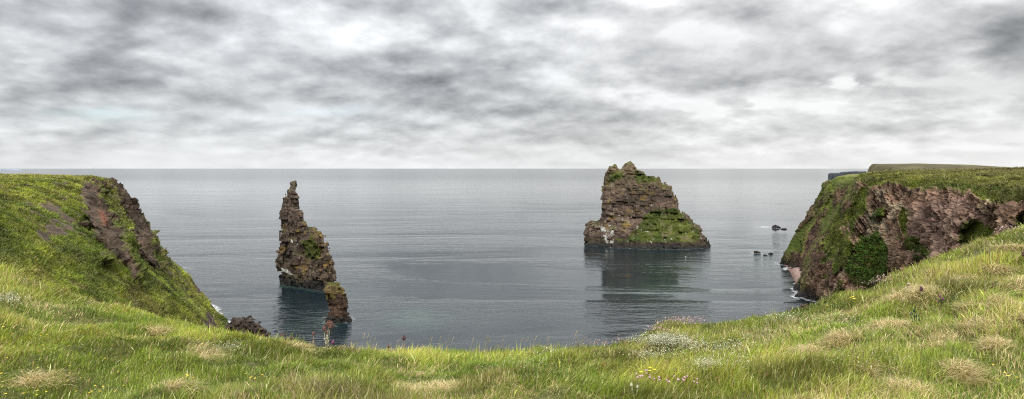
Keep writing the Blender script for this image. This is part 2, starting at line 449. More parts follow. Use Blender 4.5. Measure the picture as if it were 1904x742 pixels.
wob = 9*fbm(V[:, 0]*.12, V[:, 1]*.12, V[:, 2]*.12, 4, 7)
front = L[:, 1] < 4
gp = poly_sd(px+wob, py+wob*.6, [(1160, 455), (1180, 425), (1200, 400), (1222, 390), (1258, 388), (1272, 402), (1298, 428), (1302, 450), (1255, 457), (1200, 459)])
gp2 = poly_sd(px+wob*.6, py+wob*.4, [(1135, 320), (1160, 318), (1156, 336), (1133, 342)])
gp3 = poly_sd(px+wob*.6, py+wob*.4, [(1182, 318), (1222, 326), (1226, 338), (1200, 338), (1180, 342)])
nn = fbm(V[:, 0]*.3, V[:, 1]*.3, V[:, 2]*.3, 4, 17)
gm = np.where(front, np.maximum(gp/5, np.maximum(gp2/6, gp3/6)-.25), -1)+nn*.7+.15
gm = np.maximum(gm, (nz-.72)*5+nn*.8)*(V[:, 2] > 5)
gmask = (gm > .12).astype(np.float32)
c = rock_cols(V, 201, .1, .1, 1.3, (.88, .84, .82)); top = sstep(35, 60, V[:, 2])[:, None]
c = c*(1-.35*top)+np.array([.14, .115, .045])*.35*top
tf = turf_cols(V, 211, -.1)*np.array([.52, .58, .52])
bare = sstep(.25, .5, fbm(V[:, 0]*.2, V[:, 1]*.2, V[:, 2]*.2, 4, 19))[:, None]
tf = tf*(1-bare*.5)+np.array([.16, .13, .08])*bare*.5
half_g = sstep(-.35, .2, gm)[:, None]*.5
c = np.where(gmask[:, None] > .5, tf, c*(1-half_g)+tf*half_g)
gu = poly_sd(px, py, [(1112, 412), (1135, 418), (1143, 430), (1140, 452), (1128, 452), (1118, 430)])
gu = np.where(front & (gu > 0), fbm(V[:, 0]*.35, V[:, 1]*.35, V[:, 2]*.5, 3, 23)+.25*(nz > .2), -1)
gu2 = ((fbm(V[:, 0]*.5, V[:, 1]*.5, V[:, 2]*.6, 3, 29)+.25*nz) > .7) & (V[:, 2] > 4) & (V[:, 2] < 40)
guano = ((gu > .22) | gu2).astype(np.float32)
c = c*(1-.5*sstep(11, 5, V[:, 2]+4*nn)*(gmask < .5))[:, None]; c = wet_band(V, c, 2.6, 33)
c = np.where(guano[:, None] > .5, GUANO*.55, c)
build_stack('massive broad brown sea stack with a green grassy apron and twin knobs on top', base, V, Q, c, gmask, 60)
BIG_BASE = V[V[:, 2] < .8][:, :2]

# the needle
OUT_NEEDLE = [(519, 545), (519, 515), (517, 490), (518, 470), (521, 458), (525, 440), (524, 420), (523, 402), (523, 386), (527, 378), (529, 366), (532, 355), (536, 350), (538, 338), (548, 335.5),
              (550, 345), (551, 360), (557, 368), (558, 386), (557, 392), (563, 396), (564, 410), (569, 416), (572, 431), (575, 424), (585, 422), (592, 428), (600, 432), (600, 447), (605, 451), (609, 462), (614, 468),
              (614, 492), (617, 508), (618, 530), (619, 548), (616, 575)]
V, Q, L, base = stack_mesh(566, 304, OUT_NEEDLE, lambda z, u: np.interp(z, [-5, 0, 10, 22, 32, 55], [8.5, 8, 7.5, 6, 5, 3.2]),
    lambda u: -1.05*u, .38, [(4.6, 5.5, 1.2, 3), (2.3, 2.2, .9, 5), (1.2, 1.0, .4, 8)], .5, 131, 3, pre=lambda z: np.interp(z, [30, 52], [1, .4]), slim=.4)
nz = smooth_field(Q, vnormals(V, Q), 3)[:, 2]
px, py = pix(V)
nn = fbm(V[:, 0]*.4, V[:, 1]*.4, V[:, 2]*.4, 4, 37)
gp = poly_sd(px+9*nn, py+7*nn, [(560, 452), (580, 436), (592, 452), (600, 470), (590, 485), (575, 485), (562, 470)])
gm = np.maximum(np.where(L[:, 1] < 30, gp/9, -1), (nz-.62)*3)+nn*.75
gm = gm*(V[:, 2] > 6); gmask = (gm > .3).astype(np.float32)
c = rock_cols(V, 231, .0, .12, 1.2, (.74, .72, .72))
tf = turf_cols(V, 241, .05)*np.array([.45, .46, .5])
hg = sstep(-.3, .35, gm)[:, None]*.55
c = np.where(gmask[:, None] > .5, tf, c*(1-hg)+np.array([.11, .10, .035])*hg)
gold = sstep(.0, .35, nz+.4*nn-.2)[:, None]*(sstep(573, 612, px)[:, None]*.75)*(V[:, 2:3] > 9)
c = c*(1-gold)+np.array([.19, .125, .02])*gold
gu = np.maximum(poly_sd(px, py, [(540, 445), (553, 448), (556, 456), (543, 452)]), poly_sd(px, py, [(517, 495), (540, 503), (546, 512), (520, 508)]))
guano = ((gu+3*nn > 1.) & (nz > -.1)).astype(np.float32)
c = wet_band(V, c, 3.4, 43)
c = np.where(guano[:, None] > .5, GUANO*.62, c)
build_stack('tall jagged needle of dark layered rock tapering to a thin summit above the water', base, V, Q, c, gmask, 60)
NEEDLE_BASE = V[V[:, 2] < .8][:, :2]

# the small pinnacle in front of the needle
OUT_PIN = [(607, 620), (608, 597), (612, 585), (611, 572), (608, 556), (608, 540), (611, 533), (620, 530), (629, 532), (634, 540), (641, 546), (642, 560), (644, 572), (647, 584), (652, 591), (655, 596), (654, 620)]
V, Q, L, base = stack_mesh(630, 234, OUT_PIN, lambda z, u: np.interp(z, [-5, 0, 5, 14], [5.4, 4.8, 3.9, 3.0]), lambda u: -.2*u, .24,
    [(2.6, 2.8, .8, 3), (1.3, 1.2, .45, 5)], .45, 151, 2.6, wext=11)
nz = smooth_field(Q, vnormals(V, Q), 3)[:, 2]
nn = fbm(V[:, 0]*.5, V[:, 1]*.5, V[:, 2]*.5, 4, 47)
c = rock_cols(V, 251, -.2, .0, 1., (.62, .5, .44))
gm = sstep(6, 11, V[:, 2])+nn*.8+nz*.3-.75
gmask = ((gm > .55) & (nz > .5)).astype(np.float32)
g = sstep(-.1, .5, gm)[:, None]*.45
c = c*(1-g)+np.array([.15, .125, .03])*g
c = np.where(gmask[:, None] > .5, turf_cols(V, 253, .2)*.7, c)
c = wet_band(V, c, 2., 53)
build_stack('short stubby rock pinnacle with mossy yellow top standing in front of the needle', base, V, Q, c, gmask, 40)
PIN_BASE = V[V[:, 2] < .6][:, :2]

# ------------------------------------------------------------------ headlands
def slabs(V, dip, blocks, seed):
    """how far each fractured slab of the face stands out, and a tone for each slab; dip: slope of the beds along x, y and lean of the joints"""
    x, y, z = V.T
    a = y+.35*x+dip[2]*z+.8*fbm(x*.07, y*.07, z*.07, 2, seed+41); b = z+dip[0]*x+dip[1]*y+1.2*fbm(x*.05, y*.05, z*.05, 2, seed+42)
    d = np.zeros(len(V)); tone = np.zeros(len(V))
    for (sx, sz, amp, q) in blocks:
        k = np.floor(b/sz+.35*h3(np.floor(a/sx/3), a*0, a*0, seed+q)); fb = b/sz-np.floor(b/sz)-.5
        o = h3(k, k*0, k*0+3, seed+q); w = sx*(.7+.7*h3(k, k*0+1, k*0+9, seed+q))
        i = np.floor(a/w+o*7); fa = a/w+o*7-i-.5
        h = h3(i, k, k*0+31, seed+q)
        d += amp*((h-.5)*1.5+(h3(i, k, k*0+41, seed+q)-.5)*fa*1.4+(h3(i, k, k*0+51, seed+q)-.3)*fb*1.2)
        d -= amp*.5*np.maximum(sstep(.40, .5, np.abs(fa)), sstep(.40, .5, np.abs(fb)))
        tone += (h3(i, k, k*0+61, seed+q)-.5)*.6
    return d, tone
def land(name, poly, run, plateau, box, vox, seed, rockmask, colour, blocks, rough, dip, ribs, bulge):
    """box x0,x1,y0,y1,z1; the ground climbs from the coast (polygon edge) to the plateau over run metres"""
    ax = lambda seg: np.concatenate([np.arange(p, q, st) for p, q, st in seg])
    xs, ys = ax(box[0]), ax(box[1]); zs = np.arange(-3., box[2], vox)
    X, Y = np.meshgrid(xs, ys, indexing='ij')
    wx = 5*fbm(X*.03, Y*.03, X*0, 3, seed); wy = 5*fbm(X*.03, Y*.03, X*0+9, 3, seed)
    s = poly_sd(X+wx, Y+wy, poly)
    h = plateau(X, Y, s/run(X, Y))
    gx, gy = np.gradient(h, xs, ys)
    G = np.sqrt(1+gx*gx+gy*gy)
    F = ((zs[None, None, :]-h[:, :, None])/G[:, :, None]).astype(np.float32)
    i, j, k = np.nonzero(np.abs(F) < rough*3+2)
    x, y, z = xs[i], ys[j], zs[k]
    P = np.stack([x, y, z], 1)
    rm = rockmask(P)*sstep(.55, 1.2, G[i, j])
    d = rm*rough*1.5*fbm(x*.09, y*.09, z*.05, 4, seed+2) + (1-rm)*(.8*fbm(x*.08, y*.08, z*.08, 3, seed+4)+.55*fbm(x*.28, y*.28, z*.28, 3, seed+6)+.45*np.abs(((z+2.2*fbm(x*.07, y*.07, z*.05, 3, seed+9))/1.9) % 1-.5))
    d -= rm*bulge*(.4+.9*fbm(x*.06, y*.06, z*.06, 3, seed+16)+.5)
    along = y+.35*z+5*fbm(x*.04, y*.04, z*.02, 2, seed+12)
    d += rm*ribs*(np.abs(fbm(along*.055, z*.012, x*.01, 3, seed+14))*3.2-.9)
    F[i, j, k] += d
    V, Q = surface_nets(F, None, (xs, ys, zs))
    Nv = smooth_field(Q, vnormals(V, Q), 6); Nv /= np.maximum(np.linalg.norm(Nv, axis=1), .2)[:, None]
    rm = rockmask(V)*sstep(.92, .75, Nv[:, 2])*sstep(-1, 1.5, V[:, 2]+2)
    d, tone = slabs(V, dip, blocks, seed)
    B = V.copy(); V = V+Nv*(d*rm)[:, None]
    global TONE
    TONE = tone
    c, turf = colour(V, Q)
    return V, Q, c, turf

# left: grass slope running down to a straight shore, rock bands towards its far end
POLY_L = [(-330, 392), (-262, 384), (-236, 376), (-217, 360), (-103, 218), (-66, 150), (-50, 95), (-34, 55), (-34, -20), (-420, -20), (-420, 392)]
def run_l(X, Y): return np.interp(Y, [0, 60, 150, 218, 290, 345, 380, 400], [34, 48, 62, 60, 44, 25, 17, 17])
def plat_l(X, Y, t):
    top = 54.2 + 1.3*sstep(-180, -330, X)+.5*fbm(X*.02, Y*.02, X*0, 3, 61)
    t = np.clip(t, -1, 1.6)
    f = np.where(t < 1, np.sin(np.clip(t, 0, 1)*1.38)/math.sin(1.38), 1)
    return np.where(t < 0, t*30, top*f)
ROCK_L1 = [(150, 340), (170, 335), (188, 350), (200, 385), (222, 420), (240, 470), (262, 520), (270, 540), (258, 535), (238, 495), (205, 462), (178, 430), (160, 395), (148, 365)]
ROCK_L2 = [(196, 333), (225, 326), (250, 360), (285, 440), (305, 510), (282, 490), (264, 462), (246, 425), (230, 385), (212, 350)]
ROCK_L3 = [(36, 380), (60, 368), (95, 372), (118, 384), (100, 392), (60, 388)]
ROCK_L4 = [(75, 430), (110, 402), (138, 398), (150, 424), (120, 440), (80, 444)]
ROCK_L5 = [(380, 585), (395, 582), (405, 620), (384, 622)]
def mask_l(P, shape=True):
    px, py = pix(P)
    n = fbm(P[:, 0]*.12, P[:, 1]*.12, P[:, 2]*.12, 4, 71)
    m = np.full(len(P), -9.)
    for q, s in ((ROCK_L1, 9), (ROCK_L2, 7))+(() if shape else ((ROCK_L3, 34), (ROCK_L4, 34), (ROCK_L5, 6))):
        m = np.maximum(m, poly_sd(px+10*n, py-10*n, q)/s)
    m = m+1.4*fbm(P[:, 0]*.25, P[:, 1]*.25, P[:, 2]*.15, 5, 72)
    m = np.maximum(m, (fbm(P[:, 0]*.07, P[:, 1]*.07, P[:, 2]*.16, 5, 74)-.50)*6*(P[:, 1] < 190))
    if shape: m = m-3*((px > 300) & (P[:, 1] < 330))
    return sstep(-.35, .35, m)
def colour_l(V, Q):
    nz = smooth_field(Q, vnormals(V, Q), 1)[:, 2]
    rm = mask_l(V, False)
    n = fbm(V[:, 0]*.35, V[:, 1]*.35, V[:, 2]*.35, 4, 73)
    r = rock_cols(V, 261, -.12, 0, 1.4, (.5, .46, .41)); t = turf_cols(V, 271, -.02)
    px, py = pix(V); r = r*(1+.75*np.clip(TONE, -.8, .9))[:, None]
    red = sstep(0, 10, poly_sd(px+10*n, py+10*n, [(180, 385), (200, 395), (205, 420), (185, 420)]))[:, None]
    r = r*(1-red)+np.array([.2, .085, .05])*red
    k = sstep(.35, .65, rm+.45*n-np.clip(nz-.62, 0, 1)*1.0)[:, None]
    brown = sstep(.25, .6, fbm(V[:, 0]*.09, V[:, 1]*.09, V[:, 2]*.2, 4, 77))[:, None]*.5
    t = t*(1-brown)+np.array([.115, .09, .04])*brown
    far = sstep(215, 300, V[:, 1])[:, None]*(nz > .85)[:, None]*.5
    t = t*(1-far)+np.array([.17, .145, .05])*far
    c = t*(1-k)+r*k
    kk = sstep(2.5, .8, V[:, 2]+.8*n)[:, None]
    return c*(1-kk)+WET*kk, (k[:, 0] < .5)
V, Q, c, turf_l = land('headland', POLY_L, run_l, plat_l, ([(-372, -262, 1.6), (-262, -90, .6), (-90, -28, 1.)], [(25, 90, 1.3), (90, 384, .6), (384, 397, 1.)], 60), .6, 301, mask_l, colour_l, [(9, 6, 3.0, 3), (4.5, 3., 2.1, 5), (2.2, 1.6, 1.1, 8)], .8, (.42, .22, -.25), 1.8, .7)
o = obj('headland', mesh_raw('headland', V, [Q], c, smooth=False), M_TURF); set_prop(o, kind='structure', label='green headland slope with dark rock bands above the sea', cat='headland')
HEAD_V, HEAD_Q, HEAD_T, HEAD_C = V, Q, turf_l, c

# right: steep rock cliff below a grass plateau
POLY_R = [(230, 420), (190, 386), (170, 376), (165, 372), (169, 361), (163, 335), (148, 300), (134, 271), (139, 261), (136, 254), (122.5, 246), (119, 232), (124, 214), (118, 190), (114, 160), (106, 130), (92, 105), (70, 78), (56, 50), (56, -20), (420, -20), (420, 420)]
def run_r(X, Y): return np.interp(Y, [0, 60, 110, 150, 200, 240, 262, 300, 345, 380], [22, 24, 22, 23, 26, 26, 34, 36, 34, 32])
def plat_r(X, Y, t):
    top = 56.4+.012*np.clip(X-160, 0, 200)+np.interp(Y, [100, 200, 300, 345, 400], [-.4, .5, 1.2, 1.0, .5])+.5*fbm(X*.03, Y*.03, X*0, 3, 63)
    t = np.clip(t, -1, 3)
    f = np.interp(t, [0, .06, .25, .52, .76, .87, 1.0, 1.3, 2.], [0, .12, .35, .60, .90, .962, .978, .99, 1.])
    return np.where(t < 0, t*30, top*f)
GR_R = [
    ([(1530, 340), (1530, 280), (1960, 280), (1960, 385), (1880, 372), (1850, 372), (1830, 362), (1790, 356), (1740, 352), (1700, 348), (1640, 338), (1620, 345), (1600, 335), (1570, 348), (1545, 352)], 7),
    ([(1452, 455), (1476, 434), (1512, 402), (1520, 398), (1500, 440), (1492, 472), (1470, 462)], 7),
    ([(1530, 410), (1550, 372), (1572, 360), (1582, 400), (1578, 450), (1560, 500), (1540, 520), (1530, 470)], 12),
    ([(1590, 350), (1618, 350), (1606, 400), (1585, 432), (1580, 390)], 10),
    ([(1618, 394), (1638, 388), (1636, 412), (1618, 408)], 6),
    ([(1668, 380), (1684, 390), (1690, 440), (1720, 462), (1722, 480), (1690, 470), (1672, 430)], 8),
    ([(1800, 410), (1830, 412), (1850, 440), (1810, 460), (1790, 450)], 9),
    ([(1880, 400), (1910, 390), (1910, 430), (1880, 430)], 9),
    ([(1590, 455), (1604, 440), (1650, 460), (1652, 500), (1640, 530), (1600, 520), (1575, 500)], 8),
    ([(1548, 545), (1560, 515), (1572, 520), (1560, 552)], 6)]
def mask_r(P, shape=True):
    px, py = pix(P)
    n = fbm(P[:, 0]*.1, P[:, 1]*.1, P[:, 2]*.1, 4, 81)
    g = np.full(len(P), -9.)
    for q, s in GR_R: g = np.maximum(g, poly_sd(px+24*n, py-20*n, q)/s)
    g = g+1.9*fbm(P[:, 0]*.2, P[:, 1]*.2, P[:, 2]*.12, 5, 82)
    back = (P[:, 1] > 390)
    return (1-sstep(-.3, .3, g)*(~back))*((1-.5*sstep(255, 268, P[:, 1])) if shape else 1)
def colour_r(V, Q):
    nz = smooth_field(Q, vnormals(V, Q), 2)[:, 2]
    rm = mask_r(V, False); px, py = pix(V)
    n = fbm(V[:, 0]*.3, V[:, 1]*.3, V[:, 2]*.3, 4, 83)
    r = rock_cols(V, 281, .28, 0, 1.5, (1.42, 1.2, 1.06))
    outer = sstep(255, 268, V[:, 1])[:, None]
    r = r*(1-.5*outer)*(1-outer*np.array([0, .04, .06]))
    r = r*(1+.55*np.clip(TONE, -.8, .9))[:, None]
    mossy = sstep(.0, .5, fbm(V[:, 0]*.1, V[:, 1]*.1, V[:, 2]*.04, 4, 85)+.1)[:, None]*outer*.7
    r = r*(1-mossy)+np.array([.09, .10, .028])*mossy
    pale = .8*sstep(0, 12, poly_sd(px+12*n, py+12*n, [(1620, 350), (1650, 345), (1720, 400), (1680, 420), (1650, 470), (1600, 470), (1560, 545), (1540, 545), (1590, 440)]))[:, None]*.6*sstep(-.3, .3, n)[:, None]
    r = r*(1-pale)+LICHEN*1.05*pale
    pink = sstep(0, 14, poly_sd(px+8*n, py+8*n, [(1690, 380), (1790, 360), (1850, 400), (1800, 470), (1720, 500), (1680, 440)]))[:, None]*.55
    r = r*(1-pink)+np.array([.22, .145, .115])*(1+.9*np.clip(TONE, -.8, .9))[:, None]*pink
    t = turf_cols(V, 291, .1)*np.array([.66, .74, .6])
    st = fbm(V[:, 1]*.16+V[:, 2]*.06, V[:, 0]*.16, V[:, 2]*.03, 4, 87)
    k = sstep(.35, .65, rm+.55*n-.9*np.maximum(st, -.3)*(.5+outer[:, 0])-np.clip(nz-.62, 0, 1)*1.6+.08)[:, None]
    flat = sstep(.86, .97, nz)[:, None]*(V[:, 2] > 50)[:, None]
    k = k*(1-flat)
    t = t*(1-.6*flat)+(np.array([.17, .165, .04])+(np.array([.15, .115, .045])-np.array([.17, .165, .04]))*sstep(185, 230, V[:, 0])[:, None])*.6*flat
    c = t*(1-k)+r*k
    kk = sstep(3.5, 1., V[:, 2]+1.2*n)[:, None]
    return c*(1-kk)+WET*1.2*kk, (k[:, 0] < .5)
V, Q, c, turf_r = land('sea_cliff', POLY_R, run_r, plat_r, ([(60, 96, 1.2), (96, 212, .52), (212, 372, 2.)], [(40, 100, 1.2), (100, 388, .52), (388, 412, 1.)], 62), .52, 331, mask_r, colour_r, [(11, 7., 2.2, 3), (5.2, 3., 1.4, 5), (2.4, 1.5, .6, 8)], .8, (.2, -1.5, .35), 4.4, 0.)
o = obj('sea_cliff', mesh_raw('sea_cliff', V, [Q], c, smooth=False), M_ROCK); set_prop(o, kind='structure', label='steep pinkish brown sea cliff with a grassy plateau on top', cat='cliff')
CLIFF_V, CLIFF_Q, CLIFF_T, CLIFF_C = V, Q, turf_r, c

def grid_mesh(name, X, Y, Z, mat, cols, **kw):
    nx, ny = X.shape
    V = np.stack([X.ravel(), Y.ravel(), Z.ravel()], 1)
    I = np.arange(nx*ny).reshape(nx, ny)
    Q = np.stack([I[:-1, :-1].ravel(), I[1:, :-1].ravel(), I[1:, 1:].ravel(), I[:-1, 1:].ravel()], 1)
    attrs = kw.pop('attrs', None)
    return obj(name, mesh_raw(name, V, [Q], cols(V) if callable(cols) else cols, attrs=attrs), mat)
# moorland hill behind the right cliff
xs = np.linspace(330, 1500, 260); ys = np.linspace(400, 1300, 170)
X, Y = np.meshgrid(xs, ys, indexing='ij')
edge = 314+ (Y-400)*.36+1.2*np.maximum(Y-770, 0)+14*fbm(Y*.02, Y*0, Y*0, 3, 91)
s = X-edge
k = sstep(0, 26, s)
Z = k*(52+np.interp(Y, [400, 520, 650, 760, 900, 1300], [1, 1, 7, 14, 12, 0])*np.interp(X-Y*.6, [0, 60, 140, 220, 420], [1., 1., .85, .52, .3])+2.2*fbm(X*.012, Y*.02, X*0, 5, 93))-3*(1-k)
def cm(V):
    a = fbm(V[:, 0]*.006, V[:, 1]*.014, V[:, 2]*.01, 4, 95)[:, None]; b = fbm(V[:, 0]*.03, V[:, 1]*.05, V[:, 2]*0, 4, 97)[:, None]
    g = np.clip(.35+a*1.2+b*.4, 0, 1)
    c = np.array([.075, .062, .028])*(1-g)+np.array([.12, .135, .035])*g
    steep = sstep(48, 40, V[:, 2])[:, None]
    return c*(1-steep)+np.array([.1, .075, .06])*steep
o = grid_mesh('moorland_hill', X, Y, Z, M_MOOR, cm); set_prop(o, kind='structure')

# far dark cliffs beyond and a low island on the horizon; haze is mixed into their bluish colours
def far_cliff(name, pts, d, depth, colr, seed, label):
    """pts: (px, py) skyline; base on the sea"""
    n = len(pts); V = []; Fq = []
    P = [at(a, b, d) for a, b in pts]
    m = 40
    t = np.linspace(0, n-1, m)
    x = np.interp(t, range(n), [p[0] for p in P]); z = np.interp(t, range(n), [p[2] for p in P])
    z = z*(1+.06*fbm(t*1.3, t*0, t*0, 3, seed))
    jag = depth*.15*fbm(t*.9, t*0, t*0+4, 3, seed)
    rows = [(-.02, 0., -2), (0, 0, .35), (.02, 0, .7), (.05, 0, 1.), (1., 0, 1.02), (1.02, 0, -2)]
    for a, _, k in rows:
        for q in range(m): V.append((x[q]*(1+a*depth/d), d+a*depth+jag[q], z[q]*k if k > 0 else -2))
    for r in range(len(rows)-1):
        for q in range(m-1): Fq.append((r*m+q, r*m+q+1, (r+1)*m+q+1, (r+1)*m+q))
    V = np.array(V)
    n_ = fbm(V[:, 0]*.02, V[:, 1]*.02, V[:, 2]*.05, 3, seed)[:, None]
    o = obj(name, mesh_raw(name, V, [np.array(Fq)], np.array(colr)*(1+.3*n_), smooth=False), M_MOOR)
    return set_prop(o, kind='structure')
far_cliff('distant_cliff', [(1540.5, 326), (1542, 324), (1556, 322.5), (1561, 321.5), (1572, 320.5), (1586, 320), (1598, 319.5)], 3050, 700, (.026, .031, .038), 3, '')
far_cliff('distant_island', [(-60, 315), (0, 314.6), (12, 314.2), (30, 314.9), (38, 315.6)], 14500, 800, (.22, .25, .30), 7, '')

# shingle beach below the cliff
b0 = [(1452, 493), (1458, 496), (1464, 507), (1472, 520), (1478, 532), (1484, 543), (1490, 553)]
inn = [(1475, 490), (1492, 496), (1496, 507), (1498, 520), (1500, 532), (1502, 543), (1503, 553)]
pa = np.array([sea_at(*q) for q in b0]); pb = np.array([sea_at(*q) for q in inn])
tt = np.linspace(0, len(b0)-1, 70)
A = np.stack([np.interp(tt, range(len(b0)), pa[:, k]) for k in range(3)], 1); B = np.stack([np.interp(tt, range(len(b0)), pb[:, k]) for k in range(3)], 1)
ww = np.linspace(-.15, 1.2, 50)
P = A[:, None, :]*(1-ww[None, :, None])+B[:, None, :]*ww[None, :, None]
P[..., 2] = -.6+ww[None, :]*3.6+.25*fbm(P[..., 0]*.6, P[..., 1]*.6, P[..., 0]*0, 4, 101)
def cb(V):
    n = fbm(V[:, 0]*.9, V[:, 1]*.9, V[:, 2], 3, 103)[:, None]
    w = sstep(1.6, .1, V[:, 2])[:, None]
    return (np.array([.33, .225, .19])*(1-w)+np.array([.14, .085, .07])*w)*(1+.35*n)
o = grid_mesh('beach', P[..., 0], P[..., 1], P[..., 2], M_ROCK, cb); set_prop(o, kind='structure')

# ------------------------------------------------------------------ boulders, skerries
def boulder(name, px, py, wpx, hpx, dep, label, seed, tilt=0., lay=1., cat='rock', colr=(.045, .036, .03)):
    p = sea_at(px, py); d = p[1]
    a = wpx*d/F0/2; b = hpx*d/F0; c = a*dep
    vox = max(a/22, .12)
    g = [np.arange(-a*1.4, a*1.4, vox), np.arange(-c*1.5, c*1.5, vox), np.arange(-.8, b*1.5+.3, vox)]
    U, W, Z = np.meshgrid(*g, indexing='ij')
    zz = Z+tilt*U
    r = np.sqrt((U/a)**2+(W/c)**2+(np.maximum(zz, 0)/b)**2)
    Fd = (r-1)*min(a, b)
    sz = a*.5*lay
    Fd = Fd+.35*b*fbm(U/a*2, W/a*2, Z/b*1.2, 4, seed)+(block(U, W, Z+.4*U, sz, sz, sz*.45, seed)-.5)*b*.42+(block(U, W, Z+.4*U, sz*.5, sz*.5, sz*.25, seed+5)-.5)*b*.22
    Fd[:, :, :1] = 1; Fd[0], Fd[-1], Fd[:, 0], Fd[:, -1], Fd[:, :, -1] = 1, 1, 1, 1, 1
    V, Q = surface_nets(Fd.astype(np.float32), (g[0][0], g[1][0], g[2][0]), vox)
    n = fbm(V[:, 0]/a*4, V[:, 1]/a*4, V[:, 2]/a*6, 4, seed)[:, None]
    o = obj(name, mesh_raw(name, V, [Q], np.array(colr)*(1+.7*n), smooth=False), M_ROCK, loc=(p[0], p[1], 0))
    set_prop(o, label, cat)
    return np.stack([p[0]+V[:, 0], p[1]+V[:, 1]], 1)[V[:, 2] < .5]
RB = []
RB.append(boulder('rock', 460, 626, 72, 30, .5, 'low dark slabby rock at the foot of the green headland slope', 1, .22, .5, colr=(.05, .036, .028)))
RB.append(boulder('rock', 1443, 424, 15, 5, .5, 'larger black skerry ringed with white foam off the cliff', 2, colr=(.035, .031, .029)))
RB.append(boulder('rock', 1457, 426.5, 10, 2.6, .5, 'tiny flat skerry just right of the foamy skerry', 3, colr=(.035, .031, .029)))
RB.append(boulder('rock', 1407, 470.5, 13, 3.6, .5, 'dark awash skerry nearest the large stack, left of two', 4, colr=(.025, .022, .02)))
RB.append(boulder('rock', 1433, 473, 8, 3.2, .5, 'dark awash skerry near the foot of the grassy cliff nose', 5, colr=(.025, .022, .02)))
RB.append(boulder('rock', 1423.5, 475, 8, 1.8, .5, 'thin low skerry between two awash skerries', 6, colr=(.025, .022, .02)))
RB.append(boulder('rock', 613, 607, 16, 9, .6, 'small reddish boulder in the surf under the pinnacle', 7, colr=(.11, .065, .05)))
RB.append(boulder('rock', 1498, 574, 22, 8, .6, 'brown boulder at the foot of the near cliff spur', 8, colr=(.10, .075, .055)))

# ------------------------------------------------------------------ the sea
def dist_to(P, S, cap=60):
    r = np.full(len(P), cap, np.float32)
    S = S[::max(1, len(S)//400)]
    lo, hi = S.min(0)-cap, S.max(0)+cap
    m = np.nonzero((P[:, 0] > lo[0]) & (P[:, 0] < hi[0]) & (P[:, 1] > lo[1]) & (P[:, 1] < hi[1]))[0]
    for a in range(0, len(m), 4000):
        q = m[a:a+4000]
        r[q] = np.minimum(r[q], np.sqrt(((P[q][:, None]-S[None])**2).sum(2)).min(1))
    return r
az = np.tan(np.linspace(math.radians(-62), math.radians(62), 900))
dd = np.concatenate([np.linspace(20, 150, 20), np.exp(np.linspace(math.log(152), math.log(900), 520)), np.exp(np.linspace(math.log(910), math.log(120000), 90))])
A_, D_ = np.meshgrid(az, dd, indexing='ij')
X = A_*D_; Y = D_; P2 = np.stack([X.ravel(), Y.ravel()], 1)
ppx = CX+F0*P2[:, 0]/P2[:, 1]; ppy = HY+F0*EYE/P2[:, 1]
foam = np.zeros(len(P2), np.float32); shal = np.zeros(len(P2), np.float32)
for S, r, k in ((BIG_BASE, 6., .6), (NEEDLE_BASE, 3.4, .52), (PIN_BASE, 2.6, .6), (RB[1], 6, .8), (RB[2], 4, .6), (RB[3], 5, .75), (RB[4], 4, .7), (RB[5], 3, .6), (RB[0], 2.5, .5), (RB[6], 2, .6)):
    foam = np.maximum(foam, k*sstep(r, 0, dist_to(P2, S)))
for V_ in (HEAD_V, CLIFF_V):
    S = V_[np.abs(V_[:, 2]) < .6][:, :2]; foam = np.maximum(foam, .8*sstep(4.5, 0., dist_to(P2, S)))
def spot(px, py, rx, ry): return np.exp(-((ppx-px)/rx)**2-((ppy-py)/ry)**2)
for a in ((345, 499, 35, 4, .62), (300, 492, 14, 5, .7), (1422, 422, 30, 2.2, .75), (1318, 452, 16, 2.5, .7), (612, 600, 22, 6, .7), (775, 590, 40, 9, .36), (455, 583, 40, 7, .3), (1460, 500, 9, 6, .8), (1478, 532, 7, 14, .55),
          (1350, 458, 60, 3, .3), (1150, 467, 40, 2, .35), (550, 610, 18, 5, .35), (590, 592, 20, 8, .3), (1396, 474, 20, 4, .45)):
    foam = np.maximum(foam, a[4]*spot(*a[:4]))
for a in ((775, 592, 60, 18, .8), (560, 541, 40, 9, .0), (600, 600, 30, 14, .5), (550, 608, 26, 8, .45), (1230, 540, 100, 22, .5), (450, 583, 50, 10, .3), (1420, 490, 60, 20, .4), (1300, 500, 100, 16, .2)):
    shal = np.maximum(shal, a[4]*spot(*a[:4]))
dn = dist_to(P2, NEEDLE_BASE); shal = np.maximum(shal, .8*sstep(5, 1, dn))
db = dist_to(P2, BIG_BASE); shal = np.maximum(shal, .2*sstep(8, 2, db))
m, nt, out = newmat('sea_water')
pos = N(nt, 'ShaderNodeNewGeometry').outputs['Position']
def mapped(sx, sy, rot=0.):
    n = N(nt, 'ShaderNodeMapping'); nt.links.new(pos, n.inputs[0]); n.inputs['Scale'].default_value = (sx, sy, 1.); n.inputs['Rotation'].default_value = (0, 0, rot)
    return n.outputs[0]
n_sw = NOISE(nt, mapped(.026, .080, .3), 1., 2, .45, .5)       # swell
n_ch = NOISE(nt, mapped(.18, .36, -.3), 1., 3, .5, .7)         # chop
n_rp = NOISE(nt, mapped(.6, 1.3, .15), 1., 2, .5, .5)
gust = NOISE(nt, mapped(.0022, .009, .1), 1., 5, .6, 1.2)        # wind patches
spx = N(nt, 'ShaderNodeSeparateXYZ'); nt.links.new(pos, spx.inputs[0])
calm = MR(nt, spx.outputs[1], 190, 800, 2.4, .68)               # the chop dies down away from the shore
gk = MA(nt, 'MULTIPLY', MR(nt, gust, .40, .60, .15, 1.6), calm)
